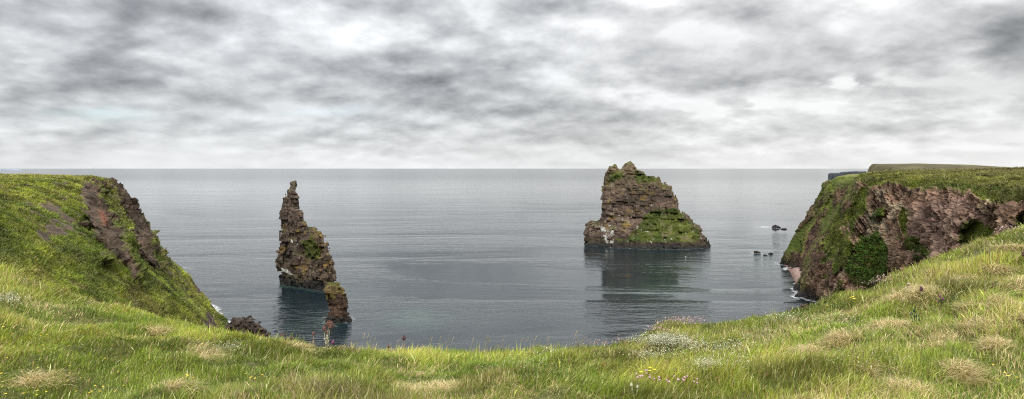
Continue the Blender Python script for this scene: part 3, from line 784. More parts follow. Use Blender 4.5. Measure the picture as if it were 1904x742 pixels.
hgt = MA(nt, 'ADD', MA(nt, 'MULTIPLY', n_sw, MA(nt, 'MULTIPLY_ADD', gk, .17, .14)), MA(nt, 'MULTIPLY', MA(nt, 'MULTIPLY', n_ch, .17), gk))
hgt = MA(nt, 'ADD', hgt, MA(nt, 'MULTIPLY', MA(nt, 'MULTIPLY', n_rp, .045), gk))
bp = N(nt, 'ShaderNodeBump'); bp.inputs['Strength'].default_value = 1.; bp.inputs['Distance'].default_value = 1.; nt.links.new(hgt, bp.inputs['Height'])
fa = N(nt, 'ShaderNodeAttribute', attribute_name='foam').outputs['Fac']; sa_ = N(nt, 'ShaderNodeAttribute', attribute_name='shallow').outputs['Fac']
nf = NOISE(nt, mapped(.55, .9), 1., 7, .7, 1.)
ff = MR(nt, MA(nt, 'ADD', fa, MA(nt, 'MULTIPLY', MA(nt, 'SUBTRACT', nf, .5), 1.5)), .55, .95)
ff = MA(nt, 'MULTIPLY', ff, MR(nt, fa, .02, .15))
ns = NOISE(nt, mapped(.12, .2), 1., 5, .65, 1.)
ss = MA(nt, 'MULTIPLY', sa_, MR(nt, ns, .3, .65, .25, 1.))
cw = MIX(nt, ss, rgb(.007, .0145, .019), rgb(.036, .068, .055))
cw = MIX(nt, ff, cw, rgb(.72, .75, .74))
pr = N(nt, 'ShaderNodeBsdfPrincipled'); nt.links.new(cw, pr.inputs['Base Color']); pr.inputs['IOR'].default_value = 1.333
nt.links.new(MA(nt, 'ADD', MA(nt, 'MULTIPLY', ff, .5), MA(nt, 'ADD', MR(nt, spx.outputs[1], 200, 520, .10, .05), MR(nt, spx.outputs[1], 800, 4000, 0., .08))), pr.inputs['Roughness']); nt.links.new(bp.outputs[0], pr.inputs['Normal'])
nt.links.new(pr.outputs[0], out.inputs[0])
o = grid_mesh('sea', X, Y, X*0, m, None, attrs={'foam': foam, 'shallow': shal}); set_prop(o, kind='structure')

# ------------------------------------------------------------------ foreground slope
EDGE = np.array([(-700, 440, 24), (-300, 455, 20), (0, 499, 17.5), (60, 526, 17), (120, 549, 17), (240, 582, 16.5), (340, 604, 16), (430, 626, 15.5), (480, 637, 15.5), (600, 651, 15.5), (700, 659, 15.5), (900, 661, 15.5), (1050, 659, 15.5),
                 (1130, 650, 15.7), (1180, 643, 15.7), (1215, 622, 15.8), (1245, 610, 15.8), (1285, 609, 15.8), (1315, 611, 15.8), (1400, 594, 16), (1500, 578, 16), (1560, 559, 16), (1620, 543, 16.3), (1660, 520, 16.5), (1740, 480, 17), (1830, 449, 17.5), (1904, 428, 18), (2300, 380, 21), (2800, 350, 25)])
def ground_z(x, y):
    y = np.maximum(y, .2); px = np.clip(CX+F0*x/y, -700, 2800)
    ye = np.interp(px, EDGE[:, 0], EDGE[:, 2]); ze = EYE-ye*(np.interp(px, EDGE[:, 0], EDGE[:, 1])-HY)/F0
    zb = EYE-9*(742-HY)/F0
    t = (y-9)/(ye-9)
    z = zb+(ze-zb)*np.where(t < 1, t, 1)
    z = np.where(y < 9, zb+(9-y)*.11+np.clip(5-y, 0, 9)*.12, z)
    o = np.maximum(y-ye, 0)
    z = z-o*.36-.10*o*o/(1+.06*o)
    k = np.clip(1-o/4, 0, 1)
    b = .24*fbm(x*.5, y*.5, x*0, 3, 401)+.32*np.maximum(fbm(x*1.2, y*1.2, x*0+4, 2, 403), -.15)
    # keep the brow where it is
    return np.maximum(z+b*(.3+.7*np.clip((ye-y)/3, 0, 1))*k, -4)
pxs = CX+F0*np.tan(np.linspace(math.radians(-72), math.radians(72), 520))
ys = np.concatenate([np.linspace(.3, 7, 24), np.linspace(7.1, 34, 300), np.linspace(34.5, 90, 60)])
A_, Y = np.meshgrid((pxs-CX)/F0, ys, indexing='ij')
X = A_*Y
Z = ground_z(X, Y)
def cg(V):
    a = fbm(V[:, 0]*.5, V[:, 1]*.5, V[:, 2]*0, 4, 405)[:, None]
    return np.array([.060, .072, .018])*(1+.5*a)+np.array([.03, .02, .008])
o = grid_mesh('ground', X, Y, Z, M_SOIL, cg); set_prop(o, kind='structure')
def on_ground(px, py):
    y = np.linspace(6, 32, 1400); g = ground_z(y*(px-CX)/F0, y); s = EYE-y*(py-HY)/F0
    d = g-s; i = np.nonzero(d > 0)[0]
    y0 = y[i[0]] if len(i) else np.interp(px, EDGE[:, 0], EDGE[:, 2])
    x0 = y0*(px-CX)/F0
    return np.array([x0, y0, float(ground_z(np.array([x0]), np.array([y0]))[0])])

def blades(P, ln, wd, yaw, lean, ldir, colr, curl=1.):
    """ribbons with three segments; lean 0..1.2 bends each one over along ldir"""
    n = len(P); ts = (0, .38, .72, 1.)
    sx, sy = np.cos(yaw), np.sin(yaw)
    V = np.zeros((n, 7, 3), np.float32)
    q = 0
    for k, t in enumerate(ts):
        w = wd*(.75, 1., .7, 0.)[k]*.5
        hor = ln*lean*(t**1.7)*.85; up = ln*(t-.42*np.minimum(lean, 1.3)*curl*t**2.2)
        cx_ = P[:, 0]+np.cos(ldir)*hor; cy_ = P[:, 1]+np.sin(ldir)*hor; cz_ = P[:, 2]+up
        if k < 3:
            V[:, q] = np.stack([cx_-sx*w, cy_-sy*w, cz_], 1); V[:, q+1] = np.stack([cx_+sx*w, cy_+sy*w, cz_], 1); q += 2
        else: V[:, q] = np.stack([cx_, cy_, cz_], 1)
    b = (np.arange(n)*7)[:, None]
    Qd = np.concatenate([b+np.array([[0, 1, 3, 2]]), b+np.array([[2, 3, 5, 4]])]); T = b+np.array([[4, 5, 6]])
    C = np.repeat(colr[:, None, :], 7, 1)
    return V.reshape(-1, 3), [Qd, T], C.reshape(-1, 3)
# dry tussocks: px, py, radius (m), label
TUSS = [(1690, 560, .95, 'broad pale straw tussock with a purple flower in it'), (1772, 590, .6, 'straw tussock just right of the broad one with the purple flower'),
        (1862, 570, .6, 'rounded straw tussock below the bright fern'), (1890, 535, .45, 'straw tussock to the right of the bright fern'), (1850, 508, .55, 'pale straw tussock directly behind the bright fern'),
        (1790, 530, .55, 'flattened straw tussock between the broad one and the fern'), (1660, 618, .7, 'wide low straw tussock left of the dark green thistle'), (1690, 738, .5, 'bristly straw tussock cut by the bottom edge on the right'),
        (1790, 700, .45, 'small straw tussock low on the right slope among fresh grass'), (1875, 470, .45, 'highest straw tussock near the brow of the right slope'), (1762, 642, .35, 'short straw wisp under the deep green hollow'),
        (370, 668, .55, 'arched straw tussock on the left of the brow'), (300, 622, .4, 'tan topped tussock with dark green side near the left brow'), (560, 655, .65, 'long straw ridge of dead grass under the tall thistles'),
        (790, 732, .8, 'mat of dead straw at the bottom edge near the middle'), (60, 715, .45, 'loose bleached straw in the lower left corner'), (325, 725, .3, 'lone bleached straw wisp at the bottom left')]
TUSS += [(1560, 640, .5, 'faint straw patch on the right slope below the yellow flowers at the brow'), (1500, 665, .45, 'straw patch in the grass below the faint one, towards the middle'), (1730, 655, .4, 'straw wisp below the wide low tussock'),
         (1810, 610, .4, 'straw tussock between the small lower one and the rounded one'), (1640, 700, .4, 'thin straw patch left of the bristly one at the bottom edge'), (1850, 650, .45, 'straw patch above the buttercups at the lower right'), (1720, 520, .4, 'uppermost straw tussock beside the cliff foot'), (1895, 605, .4, 'straw tussock at the right edge below the rounded one')]
TP = [on_ground(a, b) for a, b, r, l in TUSS]
GREEN1 = np.array([.245, .30, .035]); GREEN2 = np.array([.135, .215, .025]); GREEN3 = np.array([.38, .385, .085]); STRAW = np.array([.50, .40, .22]); RUST = np.array([.29, .20, .07]); DEEP = np.array([.05, .105, .014])
n = 500000
pxr = RNG.uniform(-120, 2024, n); pxr[420000:] = np.where(RNG.random(80000) < .5, RNG.uniform(2024, 2620, 80000), RNG.uniform(-720, -120, 80000)); ye = np.interp(pxr, EDGE[:, 0], EDGE[:, 2])
yr = 7.2+(ye+1.6-7.2)*RNG.uniform(0, 1, n)
x = yr*(pxr-CX)/F0; z = ground_z(x, yr)
cl = fbm(x*.8, yr*.8, x*0, 3, 411); cl2 = fbm(x*.28, yr*.28, x*0, 3, 413); cl3 = fbm(x*2.2, yr*2.2, x*0, 2, 415); dryf = fbm(x*.45+9, yr*.7, x*0, 4, 417)
ln = (.085+.14*RNG.random(n)**1.3)*(1+.95*cl+.7*cl3)*(1+.3*cl2)
long_ = RNG.random(n) < .07; ln[long_] *= 1.55
wd = (.005+.008*RNG.random(n)+.012*(RNG.random(n) < .07))*(yr/12)
ld = .35+2.2*fbm(x*.35, yr*.35, x*0+2, 2, 419)+RNG.normal(0, 1.05, n)
lean = np.clip(.55+.35*fbm(x*.6, yr*.6, x*0+6, 2, 421)+RNG.normal(0, .25, n), .05, 1.3)
g = np.clip(.5+cl2*1.1+RNG.normal(0, .22, n), 0, 1)[:, None]
c = GREEN2*(1-g)+GREEN1*g
y_ = sstep(.05, .5, cl+RNG.normal(0, .25, n))[:, None]*.7; c = c*(1-y_)+GREEN3*y_
dp = sstep(.15, .5, -cl3-.4*cl+RNG.normal(0, .15, n))[:, None]*.6; c = c*(1-dp)+DEEP*dp  # shade in the hollows between clumps, put into the blade colour
dr = (RNG.random(n) < .05+.38*sstep(.08, .5, dryf))
c[dr] = STRAW*RNG.uniform(.7, 1.1, (dr.sum(), 1))
ru = (RNG.random(n) < .04+.10*sstep(.0, .4, cl2)); c[ru] = RUST*RNG.uniform(.7, 1.2, (ru.sum(), 1))
patch = fbm(x*.4+5, yr*.6, x*0+3, 4, 433)[:, None]; c *= np.array([1.04, 1., .95])*(1+.6*np.clip(patch*1.6, -1, 1))
keep = np.ones(n, bool)
for p, (a, b, r, l) in zip(TP, TUSS):
    d = np.hypot(x-p[0], (yr-p[1])*.8)
    keep &= ~((d < r*.6) & (RNG.random(n) < .6))
pl = RNG.random(n) < .07; c[pl] = np.array([.50, .50, .22])*RNG.uniform(.8, 1.15, (pl.sum(), 1))
c *= 1.12*RNG.uniform(.6, 1.35, (n, 1))
P = np.stack([x, yr, z-.01], 1)[keep]
V, Fc, C = blades(P, ln[keep], wd[keep], RNG.uniform(0, math.pi, keep.sum()), lean[keep], ld[keep], c[keep])
o = obj('grass', mesh_raw('grass', V, Fc, C), M_GRASS); set_prop(o, kind='stuff', label='long green grass covering the near slope', cat='grass')

# dry tussocks, each by itself
for p, (a, b, r, l) in zip(TP, TUSS):
    r = r*.85; k = int(2600*r/.4)
    th = RNG.uniform(0, 2*math.pi, k); rr = r*np.sqrt(RNG.random(k))*(1+.6*fbm(np.cos(th)*1.3+a, np.sin(th)*1.3, th*0, 3, 430)+RNG.normal(0, .15, k))
    el, ro = RNG.uniform(.5, .95), RNG.uniform(-.6, .6); ux, uy = rr*np.cos(th), rr*np.sin(th)*el
    q = np.stack([ux*math.cos(ro)-uy*math.sin(ro), ux*math.sin(ro)+uy*math.cos(ro), np.zeros(k)], 1)
    ok = fbm(q[:, 0]*3.5+a, q[:, 1]*3.5+b, th*0, 3, 431)+RNG.normal(0, .12, k) > -.06; q = q[ok]; rr = rr[ok]; th = th[ok]; k = len(q)
    q[:, 2] = ground_z(p[0]+q[:, 0], p[1]+q[:, 1])-p[2]+(.04+.22*r*(a > 1400))*np.clip(1-(rr/r)**2, 0, 1)*RNG.uniform(.2, 1, k)-.03
    ld_ = RNG.uniform(-1.5, 1.5)+RNG.choice([0., .3, -.4, 2.4], k)+RNG.normal(0, .6, k)
    c_ = STRAW*1.6*RNG.uniform(.5, 1.15, (k, 1)); grn = RNG.random(k) < .3+.4*(rr > r*.6); c_[grn] = (GREEN3*.85)*RNG.uniform(.6, 1.1, (grn.sum(), 1)); ru = RNG.random(k) < .1; c_[ru] = RUST*1.5
    V, Fc, C = blades(q, RNG.uniform(.12, .36, k)*(.8+.4*r), RNG.uniform(.005, .010, k)*p[1]/12, RNG.uniform(0, math.pi, k), RNG.uniform(.6, 1.6, k), ld_, c_, 1.5)
    o = obj('dry_tussock', mesh_raw('dry_tussock', V, Fc, C), M_GRASS, loc=p); set_prop(o, l, 'dry grass', 'dry grass tussocks on the slope')

# coarse grass on the two headlands, thinned where it stands far away
def slope_grass(V, Q, turf, cols, cap, seed, ymax, k):
    r = np.random.default_rng(seed)
    ctr = V[Q].mean(1); nq = np.cross(V[Q[:, 2]]-V[Q[:, 0]], V[Q[:, 3]]-V[Q[:, 1]]); ar = np.linalg.norm(nq, axis=1)/2; nq = nq/np.maximum(np.linalg.norm(nq, axis=1), 1e-6)[:, None]
    view = np.array([0, 0, EYE])-ctr; dist = np.linalg.norm(view, axis=1)
    vis = ((nq*view).sum(1) > -.15*dist) & turf[Q].all(1) & (ctr[:, 1] < ymax) & (ctr[:, 2] > 3)
    px, py = pix(ctr); vis &= (px > -60) & (px < 1970) & (py < 720)
    w = np.where(vis, ar/dist**1.0, 0); w /= w.sum()
    f = r.choice(len(Q), cap, p=w)
    a, b = r.random(cap), r.random(cap)
    P = (V[Q[f, 0]]*((1-a)*(1-b))[:, None]+V[Q[f, 1]]*(a*(1-b))[:, None]+V[Q[f, 2]]*(a*b)[:, None]+V[Q[f, 3]]*((1-a)*b)[:, None])
    d = dist[f]
    # gather them into tufts
    cell = fbm(P[:, 0]*.5, P[:, 1]*.5, P[:, 2]*.5, 3, seed)
    L_ = (.28+.0026*d)*k*(1+1.3*cell)*r.uniform(.6, 1.3, cap)
    big = fbm(P[:, 0]*.16, P[:, 1]*.16, P[:, 2]*.3, 4, seed+9)
    c_ = cols[Q[f, 0]]*np.clip(1.15+1.2*cell[:, None]+1.7*big[:, None], .3, 2.6)*r.uniform(.75, 1.3, (cap, 1))
    dry = r.random(cap) < .10+.25*sstep(.1, .5, fbm(P[:, 0]*.1, P[:, 1]*.1, P[:, 2]*.15, 3, seed+3)); c_[dry] = np.array([.24, .2, .09])*r.uniform(.6, 1.2, (dry.sum(), 1))
    down = np.arctan2(nq[f, 1], nq[f, 0])
    return blades(P, L_, (.03+.0009*d)*r.uniform(.7, 1.3, cap), r.uniform(0, math.pi, cap), np.clip(.75+r.normal(0, .3, cap), .1, 1.3), down+r.normal(0, .7, cap), np.clip(c_, 0.005, .6))
V, Fc, C = slope_grass(HEAD_V, HEAD_Q, HEAD_T, HEAD_C*np.array([1.34, 1.42, 1.0]), 130000, 501, 330, .85)
o = obj('grass', mesh_raw('grass', V, Fc, C), M_GRASS); set_prop(o, kind='stuff')
V, Fc, C = slope_grass(CLIFF_V, CLIFF_Q, CLIFF_T, CLIFF_C, 80000, 503, 330, 1.)
o = obj('grass', mesh_raw('grass', V, Fc, C), M_GRASS); set_prop(o, kind='stuff')
# ------------------------------------------------------------------ bush patch on the cliff
def surf_at(V, px, py, tol=4.):
    a, b = pix(V); k = np.nonzero(np.hypot(a-px, b-py) < tol)[0]
    return V[k[np.argmin(V[k, 1])]]
def front_points(V, poly, step=7.):
    a, b = pix(V); ins = np.nonzero(poly_sd(a, b, poly) > 0)[0]
    key = (np.floor(a[ins]/step)*10000+np.floor(b[ins]/step)).astype(np.int64)
    order = np.lexsort((V[ins, 1], key)); _, first = np.unique(key[order], return_index=True)
    return V[ins[order[first]]]
def bush(poly, label, seed, size, n_leaf, colr, step=6.):
    r = np.random.default_rng(seed)
    S = front_points(CLIFF_V, poly, step); base = S[np.argmin(S[:, 2])]
    out = np.array([-.75, -.55, .3]); Vs, Cs = [], []
    for p in S:
        if fbm(p[0:1]*.5, p[1:2]*.5, p[2:3]*.5, 3, seed)[0] < -.22: continue
        c0 = p+out*r.uniform(.0, .7)*size; rad = size*r.uniform(.35, 1.2)
        d = r.normal(0, 1, (n_leaf, 3)); d /= np.linalg.norm(d, axis=1)[:, None]; d[:, 2] = np.abs(d[:, 2])*.9-.25
        q = c0+d*rad*r.uniform(.75, 1.05, (n_leaf, 1))
        a = r.normal(0, 1, (n_leaf, 3)); a /= np.linalg.norm(a, axis=1)[:, None]; bb = np.cross(a, r.normal(0, 1, (n_leaf, 3))); bb /= np.linalg.norm(bb, axis=1)[:, None]
        l = .26*size*r.uniform(.6, 1.3, (n_leaf, 1))
        Vs.append(np.stack([q-a*l, q+bb*l*.6, q+a*l, q-bb*l*.6], 1)); Cs.append(np.array(colr)*r.uniform(.6, 1.5)*r.uniform(.7, 1.3, (n_leaf, 1)))
    Vs = np.concatenate(Vs).reshape(-1, 3)-base; Cs = np.repeat(np.concatenate(Cs), 4, 0)
    root = empty('bush', base, label, 'bush')
    o = obj('foliage', mesh_raw('foliage', Vs, [np.arange(len(Vs)).reshape(-1, 4)], Cs), M_LEAF, root)
    return root
bush([(1590, 458), (1604, 442), (1632, 432), (1648, 455), (1650, 492), (1642, 522), (1618, 528), (1592, 512), (1572, 500), (1580, 478)], 'large dense dark green bush spread over the lower cliff face', 601, .8, 70, (.072, .135, .018), 4.5)
bush([(1622, 394), (1637, 388), (1636, 410), (1622, 408)], 'small green bush high on the pale rib of the cliff', 602, .8, 70, (.055, .105, .018))
bush([(1700, 462), (1722, 464), (1722, 486), (1698, 484)], 'small bush at the cliff base just above the grass brow', 603, .6, 70, (.06, .095, .02))

# ------------------------------------------------------------------ small plants, each a thing with its parts
class MB:
    """collects tubes, petals and lumps into one mesh"""
    def __init__(s): s.v, s.f = [], []
    def tube(s, pts, r0, r1, seg=5):
        pts = [np.array(p, float) for p in pts]; b = len(s.v); n = len(pts)
        for i, p in enumerate(pts):
            t = pts[min(i+1, n-1)]-pts[max(i-1, 0)]; t /= np.linalg.norm(t)+1e-9
            u = np.cross(t, (0.3, 1, .1)); u /= np.linalg.norm(u)+1e-9; w = np.cross(t, u); r = r0+(r1-r0)*i/(n-1)
            for k in range(seg):
                a = 2*math.pi*k/seg; s.v.append(tuple(p+r*(u*math.cos(a)+w*math.sin(a))))
        for i in range(n-1):
            for k in range(seg): s.f.append((b+i*seg+k, b+i*seg+(k+1) % seg, b+(i+1)*seg+(k+1) % seg, b+(i+1)*seg+k))
        s.f.append(tuple(b+(n-1)*seg+k for k in range(seg)))
    def lump(s, c, rx, rz, rows=5, seg=8, spike=0.):
        b = len(s.v)
        for i in range(rows+1):
            a = math.pi*i/rows
            for k in range(seg):
                q = 2*math.pi*(k+.5*(i % 2))/seg; j = 1+spike*random.uniform(-.4, 1)
                s.v.append((c[0]+rx*j*math.sin(a)*math.cos(q), c[1]+rx*j*math.sin(a)*math.sin(q), c[2]+rz*j*math.cos(a)))
        for i in range(rows):
            for k in range(seg): s.f.append((b+i*seg+k, b+i*seg+(k+1) % seg, b+(i+1)*seg+(k+1) % seg, b+(i+1)*seg+k))
    def petal(s, c, d, l, w):
        """a pointed blade from c along d"""
        c = np.array(c, float); d = np.array(d, float); d /= np.linalg.norm(d); u = np.cross(d, (0, 0, 1)); u /= np.linalg.norm(u)+1e-9
        b = len(s.v); up = np.cross(u, d)
        for p in (c-u*w*.25, c+u*w*.25, c+d*l*.5+u*w*.5+up*w*.15, c+d*l*.5-u*w*.5+up*w*.15, c+d*l): s.v.append(tuple(p))
        s.f += [(b, b+1, b+2, b+3), (b+3, b+2, b+4)]
    def build(s, name, mat, parent=None, loc=None):
        me = bpy.data.meshes.new(name); me.from_pydata(s.v, [], s.f); me.update(); me.validate()
        return obj(name, me, mat, parent, loc)
def copy_tree(o, parent=None):
    c = o.copy(); COL.objects.link(c); c.parent = parent
    for ch in list(o.children): copy_tree(ch, c)
    return c
def scale_at(p): return p[1]/F0                     # metres per photo pixel at that distance

def make_thrift(r=.016, h=.26):
    root = empty('thrift_flower', (0, 0, 0), 'x', 'flower')
    m = MB(); m.tube([(0, 0, 0), (.01, 0, h*.5), (.0, .01, h)], .003, .002); m.build('stem', M_STEM, root)
    m = MB(); m.lump((0, .01, h+r*.5), r, r*.75, 5, 9, .35); m.build('flower_head', M_PINK, root)
    return root
def make_hawkbit(r=.03, h=.27):
    root = empty('yellow_flower', (0, 0, 0), 'x', 'flower')
    m = MB(); m.tube([(0, 0, 0), (.015, 0, h*.5), (0, 0, h)], .003, .002); m.build('stem', M_STEM, root)
    m = MB(); m.lump((0, 0, h+.004), r*.4, r*.25, 4, 7)
    for k in range(12):
        a = 2*math.pi*k/12; m.petal((0, 0, h), (math.cos(a), math.sin(a), .25), r, r*.45)
    m.build('flower_head', M_YEL, root)
    return root
def scatter(proto, spots, label, group, smin=.8, smax=1.25, sink=0.):
    for i, (px, py) in enumerate(spots):
        h = .27*1.0
        y = None
        p = on_ground(px, py+h*.9/scale_at(on_ground(px, py)))
        o = proto if i == 0 else copy_tree(proto)
        k = random.uniform(smin, smax); o.scale = (k, k, 1.); o.location = (p[0], p[1], p[2]-sink); o.rotation_euler = (random.uniform(-.12, .12), random.uniform(-.12, .12), random.uniform(0, 6.28))
        o['label'] = label; o['group'] = group
R_ = random.Random(5)
scatter(make_thrift(), [(1181, 703), (1188, 709), (1191, 706), (1196, 705), (1201, 700), (1205, 706), (1211, 702), (1215, 709), (1222, 706), (1225, 710), (1240, 712), (1248, 714), (1255, 704), (1258, 708), (1261, 711), (1264, 709), (1272, 706), (1274, 711), (1281, 705), (1290, 712), (1294, 717), (1299, 709), (1202, 696)],
        'small pink flower in the row below the four yellow flowers', 'pink flowers near the bottom of the slope')
scatter(make_thrift(.022, .28), [(1683, 540), (1690, 533), (1694, 538)], 'pink flower in a trio on the right slope below the cliff', 'trio of pink flowers on the right slope', 1., 1.3)
scatter(make_hawkbit(.03, .27), [(1195, 698), (1205, 690), (1211, 697), (1216, 694)], 'yellow dandelion like flower among four just above the pink flowers', 'four yellow flowers above the pink ones', 1., 1.2)
scatter(make_hawkbit(.032, .27), [(1541, 571), (1552, 567), (1575, 560), (1580, 557), (1585, 555), (1588, 558)], 'yellow flower at the brow below the rock spur', 'yellow flowers at the brow below the cliff', .9, 1.3)
lo = [(R_.uniform(4, 235), R_.uniform(600, 738)) for _ in range(48)]
scatter(make_hawkbit(.016, .22), lo, 'tiny yellow buttercup scattered in the lower left grass', 'buttercups in the lower left grass', .8, 1.4)
scatter(make_hawkbit(.016, .22), [(349, 699), (351, 702), (356, 706), (378, 640), (455, 697), (462, 703), (470, 700), (478, 708), (486, 702)], 'tiny yellow buttercup beside dry grass left of centre', 'buttercups left of centre', .9, 1.5)
scatter(make_hawkbit(.018, .22), [(1850, 677), (1868, 692), (1872, 697), (1880, 690), (1886, 700), (1853, 704), (1896, 693)], 'tiny yellow buttercup at the lower right edge', 'buttercups at the lower right', .9, 1.5)

def heads_patch(name, polys, n, size, mat, h, seed, label):
    """countless tiny flower heads at the tips of the grass"""
    r = np.random.default_rng(seed); Vs = []
    for (cx, cy, rx, ry, w) in polys:
        k = int(n*w); a = r.normal(0, .5, (k, 2)); 
        for q in range(k):
            p = on_ground_fast(cx+rx*a[q, 0], cy+ry*a[q, 1]); c0 = p+np.array([0, 0, h*r.uniform(.6, 1.15)]); s_ = size*r.uniform(.6, 1.4)*p[1]/13
            u = r.normal(0, 1, (3, 3)); u /= np.linalg.norm(u, axis=1)[:, None]
            Vs.append(np.stack([c0+u[0]*s_, c0+u[1]*s_, c0+u[2]*s_, c0-u[0]*s_]))
    Vs = np.concatenate(Vs); o = obj(name, mesh_raw(name, Vs, [np.arange(len(Vs)).reshape(-1, 4)], None), mat)
    return set_prop(o, label, 'flowers', kind='stuff')
_gy = np.linspace(6, 24, 240)
def on_ground_fast(px, py):
    x = _gy*(px-CX)/F0; g = ground_z(x, _gy); d = g-(EYE-_gy*(py-HY)/F0); i = np.nonzero(d > 0)[0]
    k = i[0] if len(i) else np.argmax(d)
    return np.array([x[k], _gy[k], g[k]])
heads_patch('white_flowers', [(1225, 646, 52, 9, 1.2), (1262, 652, 50, 12, .5), (1205, 678, 44, 12, .22), (1260, 672, 60, 14, .1), (1340, 660, 70, 16, .3), (1345, 690, 70, 18, .25), (1310, 698, 30, 8, .25), (1455, 603, 40, 6, .14), (1400, 640, 60, 20, .12), (1560, 610, 70, 14, .12), (1600, 680, 90, 30, .1), (20, 570, 30, 10, .2), (420, 660, 40, 12, .1), (980, 690, 70, 14, .08), (1000, 668, 60, 8, .08)], 2100, .013, M_WHITE, .22, 701, 'drifts of tiny white flowers in the grass')

M_PALE = plain('faded_thrift_petal', (.50, .34, .31), .8, .35, 20.)
heads_patch('pink_thrift', [(1270, 612, 44, 6, 1.), (1226, 628, 26, 6, .4), (1110, 653, 60, 3, .3), (1643, 534, 30, 5, .4), (1870, 440, 24, 6, .3)], 420, .016, M_PALE, .27, 702, 'faded pink thrift heads along the brow')

# thistles and docks on the brow
def thistle(px, py, stems, label, cat='thistle', head=M_MAUVE, stem_m=None, leafy=True, group=None):
    """stems: (dx, height, head radius) in photo pixels; foot at px, py"""
    p = on_ground(px, py); p[2] -= .02; k = scale_at(p); root = empty('thistle', p, label, cat, group)
    for dx, hh, hr in stems:
        h = hh*k; x = dx*k
        m = MB(); m.tube([(x*.2, 0, 0), (x*.5, .02, h*.35), (x*.8, -.01, h*.7), (x, 0, h)], .008, .005); m.build('stem', stem_m or M_STEM, root)
        if leafy:
            for q in range(6):
                lf = MB(); t = random.uniform(.08, .72); a = random.uniform(0, 6.28); lf.petal((x*(.2+.8*t), 0, h*t), (math.cos(a), math.sin(a), .7), .11*(1.1-t), .035)
                lf.build('leaf', stem_m or M_STEM, root)
        hd = MB(); hd.lump((x, 0, h), hr*k*.8, hr*k, 5, 8, .3)
        for q in range(10):
            a = random.uniform(0, 6.28); hd.petal((x, 0, h+hr*k*.5), (math.cos(a)*.6, math.sin(a)*.6, 1), hr*k*1.0, hr*k*.4)
        hd.build('flower_head', head, root)
    return root
M_RUSTH = plain('rust_head', (.11, .05, .035), .9); M_WOOL = plain('woolly_stem', (.42, .40, .27), .9); M_DARKP = plain('dark_head', (.07, .03, .045), .9)
thistle(606, 652, [(-3, 42, 4), (1, 36, 3), (8, 46, 4.5), (5, 52, 4)], 'tallest leafy thistle clump with rust brown heads at the middle brow', head=M_RUSTH, stem_m=M_WOOL)
thistle(585, 648, [(-2, 32, 3)], 'single thistle stalk with dull red head left of the tall clump', head=M_RUSTH, stem_m=M_DRYSTEM)
thistle(619, 653, [(0, 18, 2.8)], 'low thistle with bright magenta head right of the tall clump', leafy=False)
thistle(757, 660, [(-6, 34, 4)], 'slender thistle with dark purple head alone against the water', head=M_DARKP, stem_m=M_DRYSTEM)
thistle(723, 656, [(0, 18, 3)], 'short dry thistle left of the slender purple headed one', head=M_RUSTH, stem_m=M_DRYSTEM)
thistle(526, 641, [(-2, 20, 3)], 'short reddish thistle near the dark shore rock', head=M_RUSTH, stem_m=M_DRYSTEM)
thistle(541, 643, [(0, 15, 3)], 'smallest reddish thistle above the dead grass ridge', head=M_RUSTH, stem_m=M_DRYSTEM)
thistle(1713, 562, [(0, 26, 4)], 'woolly pale thistle with near black head on the right slope', head=M_DARKP, stem_m=M_WOOL)
thistle(1750, 566, [(-2, 16, 2.4), (3, 11, 2.6)], 'magenta thistle growing out of the broad straw tussock')
thistle(1256, 700, [(0, 14, 4)], 'dark headed thistle above the row of pink flowers', head=M_DARKP)
thistle(1182, 744, [(-8, 30, 3), (3, 26, 3)], 'pale forked woolly stalk at the bottom below the pink flowers', head=M_WOOL, stem_m=M_WOOL, leafy=False)
M_DKLEAF = plain('dark_leaf', (.03, .055, .02), .7)
thistle(1700, 612, [(-5, 30, 3), (0, 36, 3), (5, 26, 3), (8, 18, 3)], 'dark green leafy thistle clump left of the straw tussocks', head=M_DKLEAF, stem_m=M_DKLEAF)
thistle(1908, 492, [(-3, 20, 5)], 'reddish dock head at the right edge of the picture', 'dock', head=M_RUSTH, stem_m=M_DRYSTEM)
thistle(1075, 657, [(0, 14, 3)], 'tiny dark headed thistle at the right end of the flat brow', head=M_DARKP, stem_m=M_DRYSTEM, leafy=False)

# slender grass stalks along the brow
def make_stalk(h=.5):
    root = empty('grass_stalk', (0, 0, 0), 'x', 'grass stalk')
    m = MB(); m.tube([(0, 0, 0), (.02, 0, h*.4), (.06, .01, h*.75), (.12, .02, h)], .0035, .002, 4); m.build('stem', M_DRYSTEM, root)
    m = MB(); m.tube([(.10, .018, h*.93), (.125, .02, h*1.02), (.16, .025, h*1.12)], .009, .003, 5)
    for q in range(5): m.petal((.10+.01*q, .02, h*(.94+.035*q)), (random.uniform(-.4, 1), random.uniform(-.6, .6), .8), .04, .012)
    m.build('seed_head', M_DRYSTEM, root)
    return root
st = make_stalk(); spots = [(R_.uniform(790, 1075), R_.uniform(657, 664)) for _ in range(26)]+[(R_.uniform(640, 780), R_.uniform(655, 662)) for _ in range(8)]+[(R_.uniform(1090, 1240), R_.uniform(640, 656)) for _ in range(5)]+[(R_.uniform(0, 420), 0) for _ in range(12)]
for i, (px, py) in enumerate(spots):
    if py == 0: py = np.interp(px, EDGE[:, 0], EDGE[:, 1])+4
    p = on_ground(px, py); o = st if i == 0 else copy_tree(st)
    k = R_.uniform(.55, 1.05); o.location = (p[0], p[1], p[2]-.03); o.scale = (k, k, k); o.rotation_euler = (R_.uniform(-.25, .25), R_.uniform(-.15, .15), R_.uniform(-1.2, 1.2))
    o['label'] = 'slender dry grass stalk rising from the brow against the view'; o['group'] = 'grass stalks along the brow'

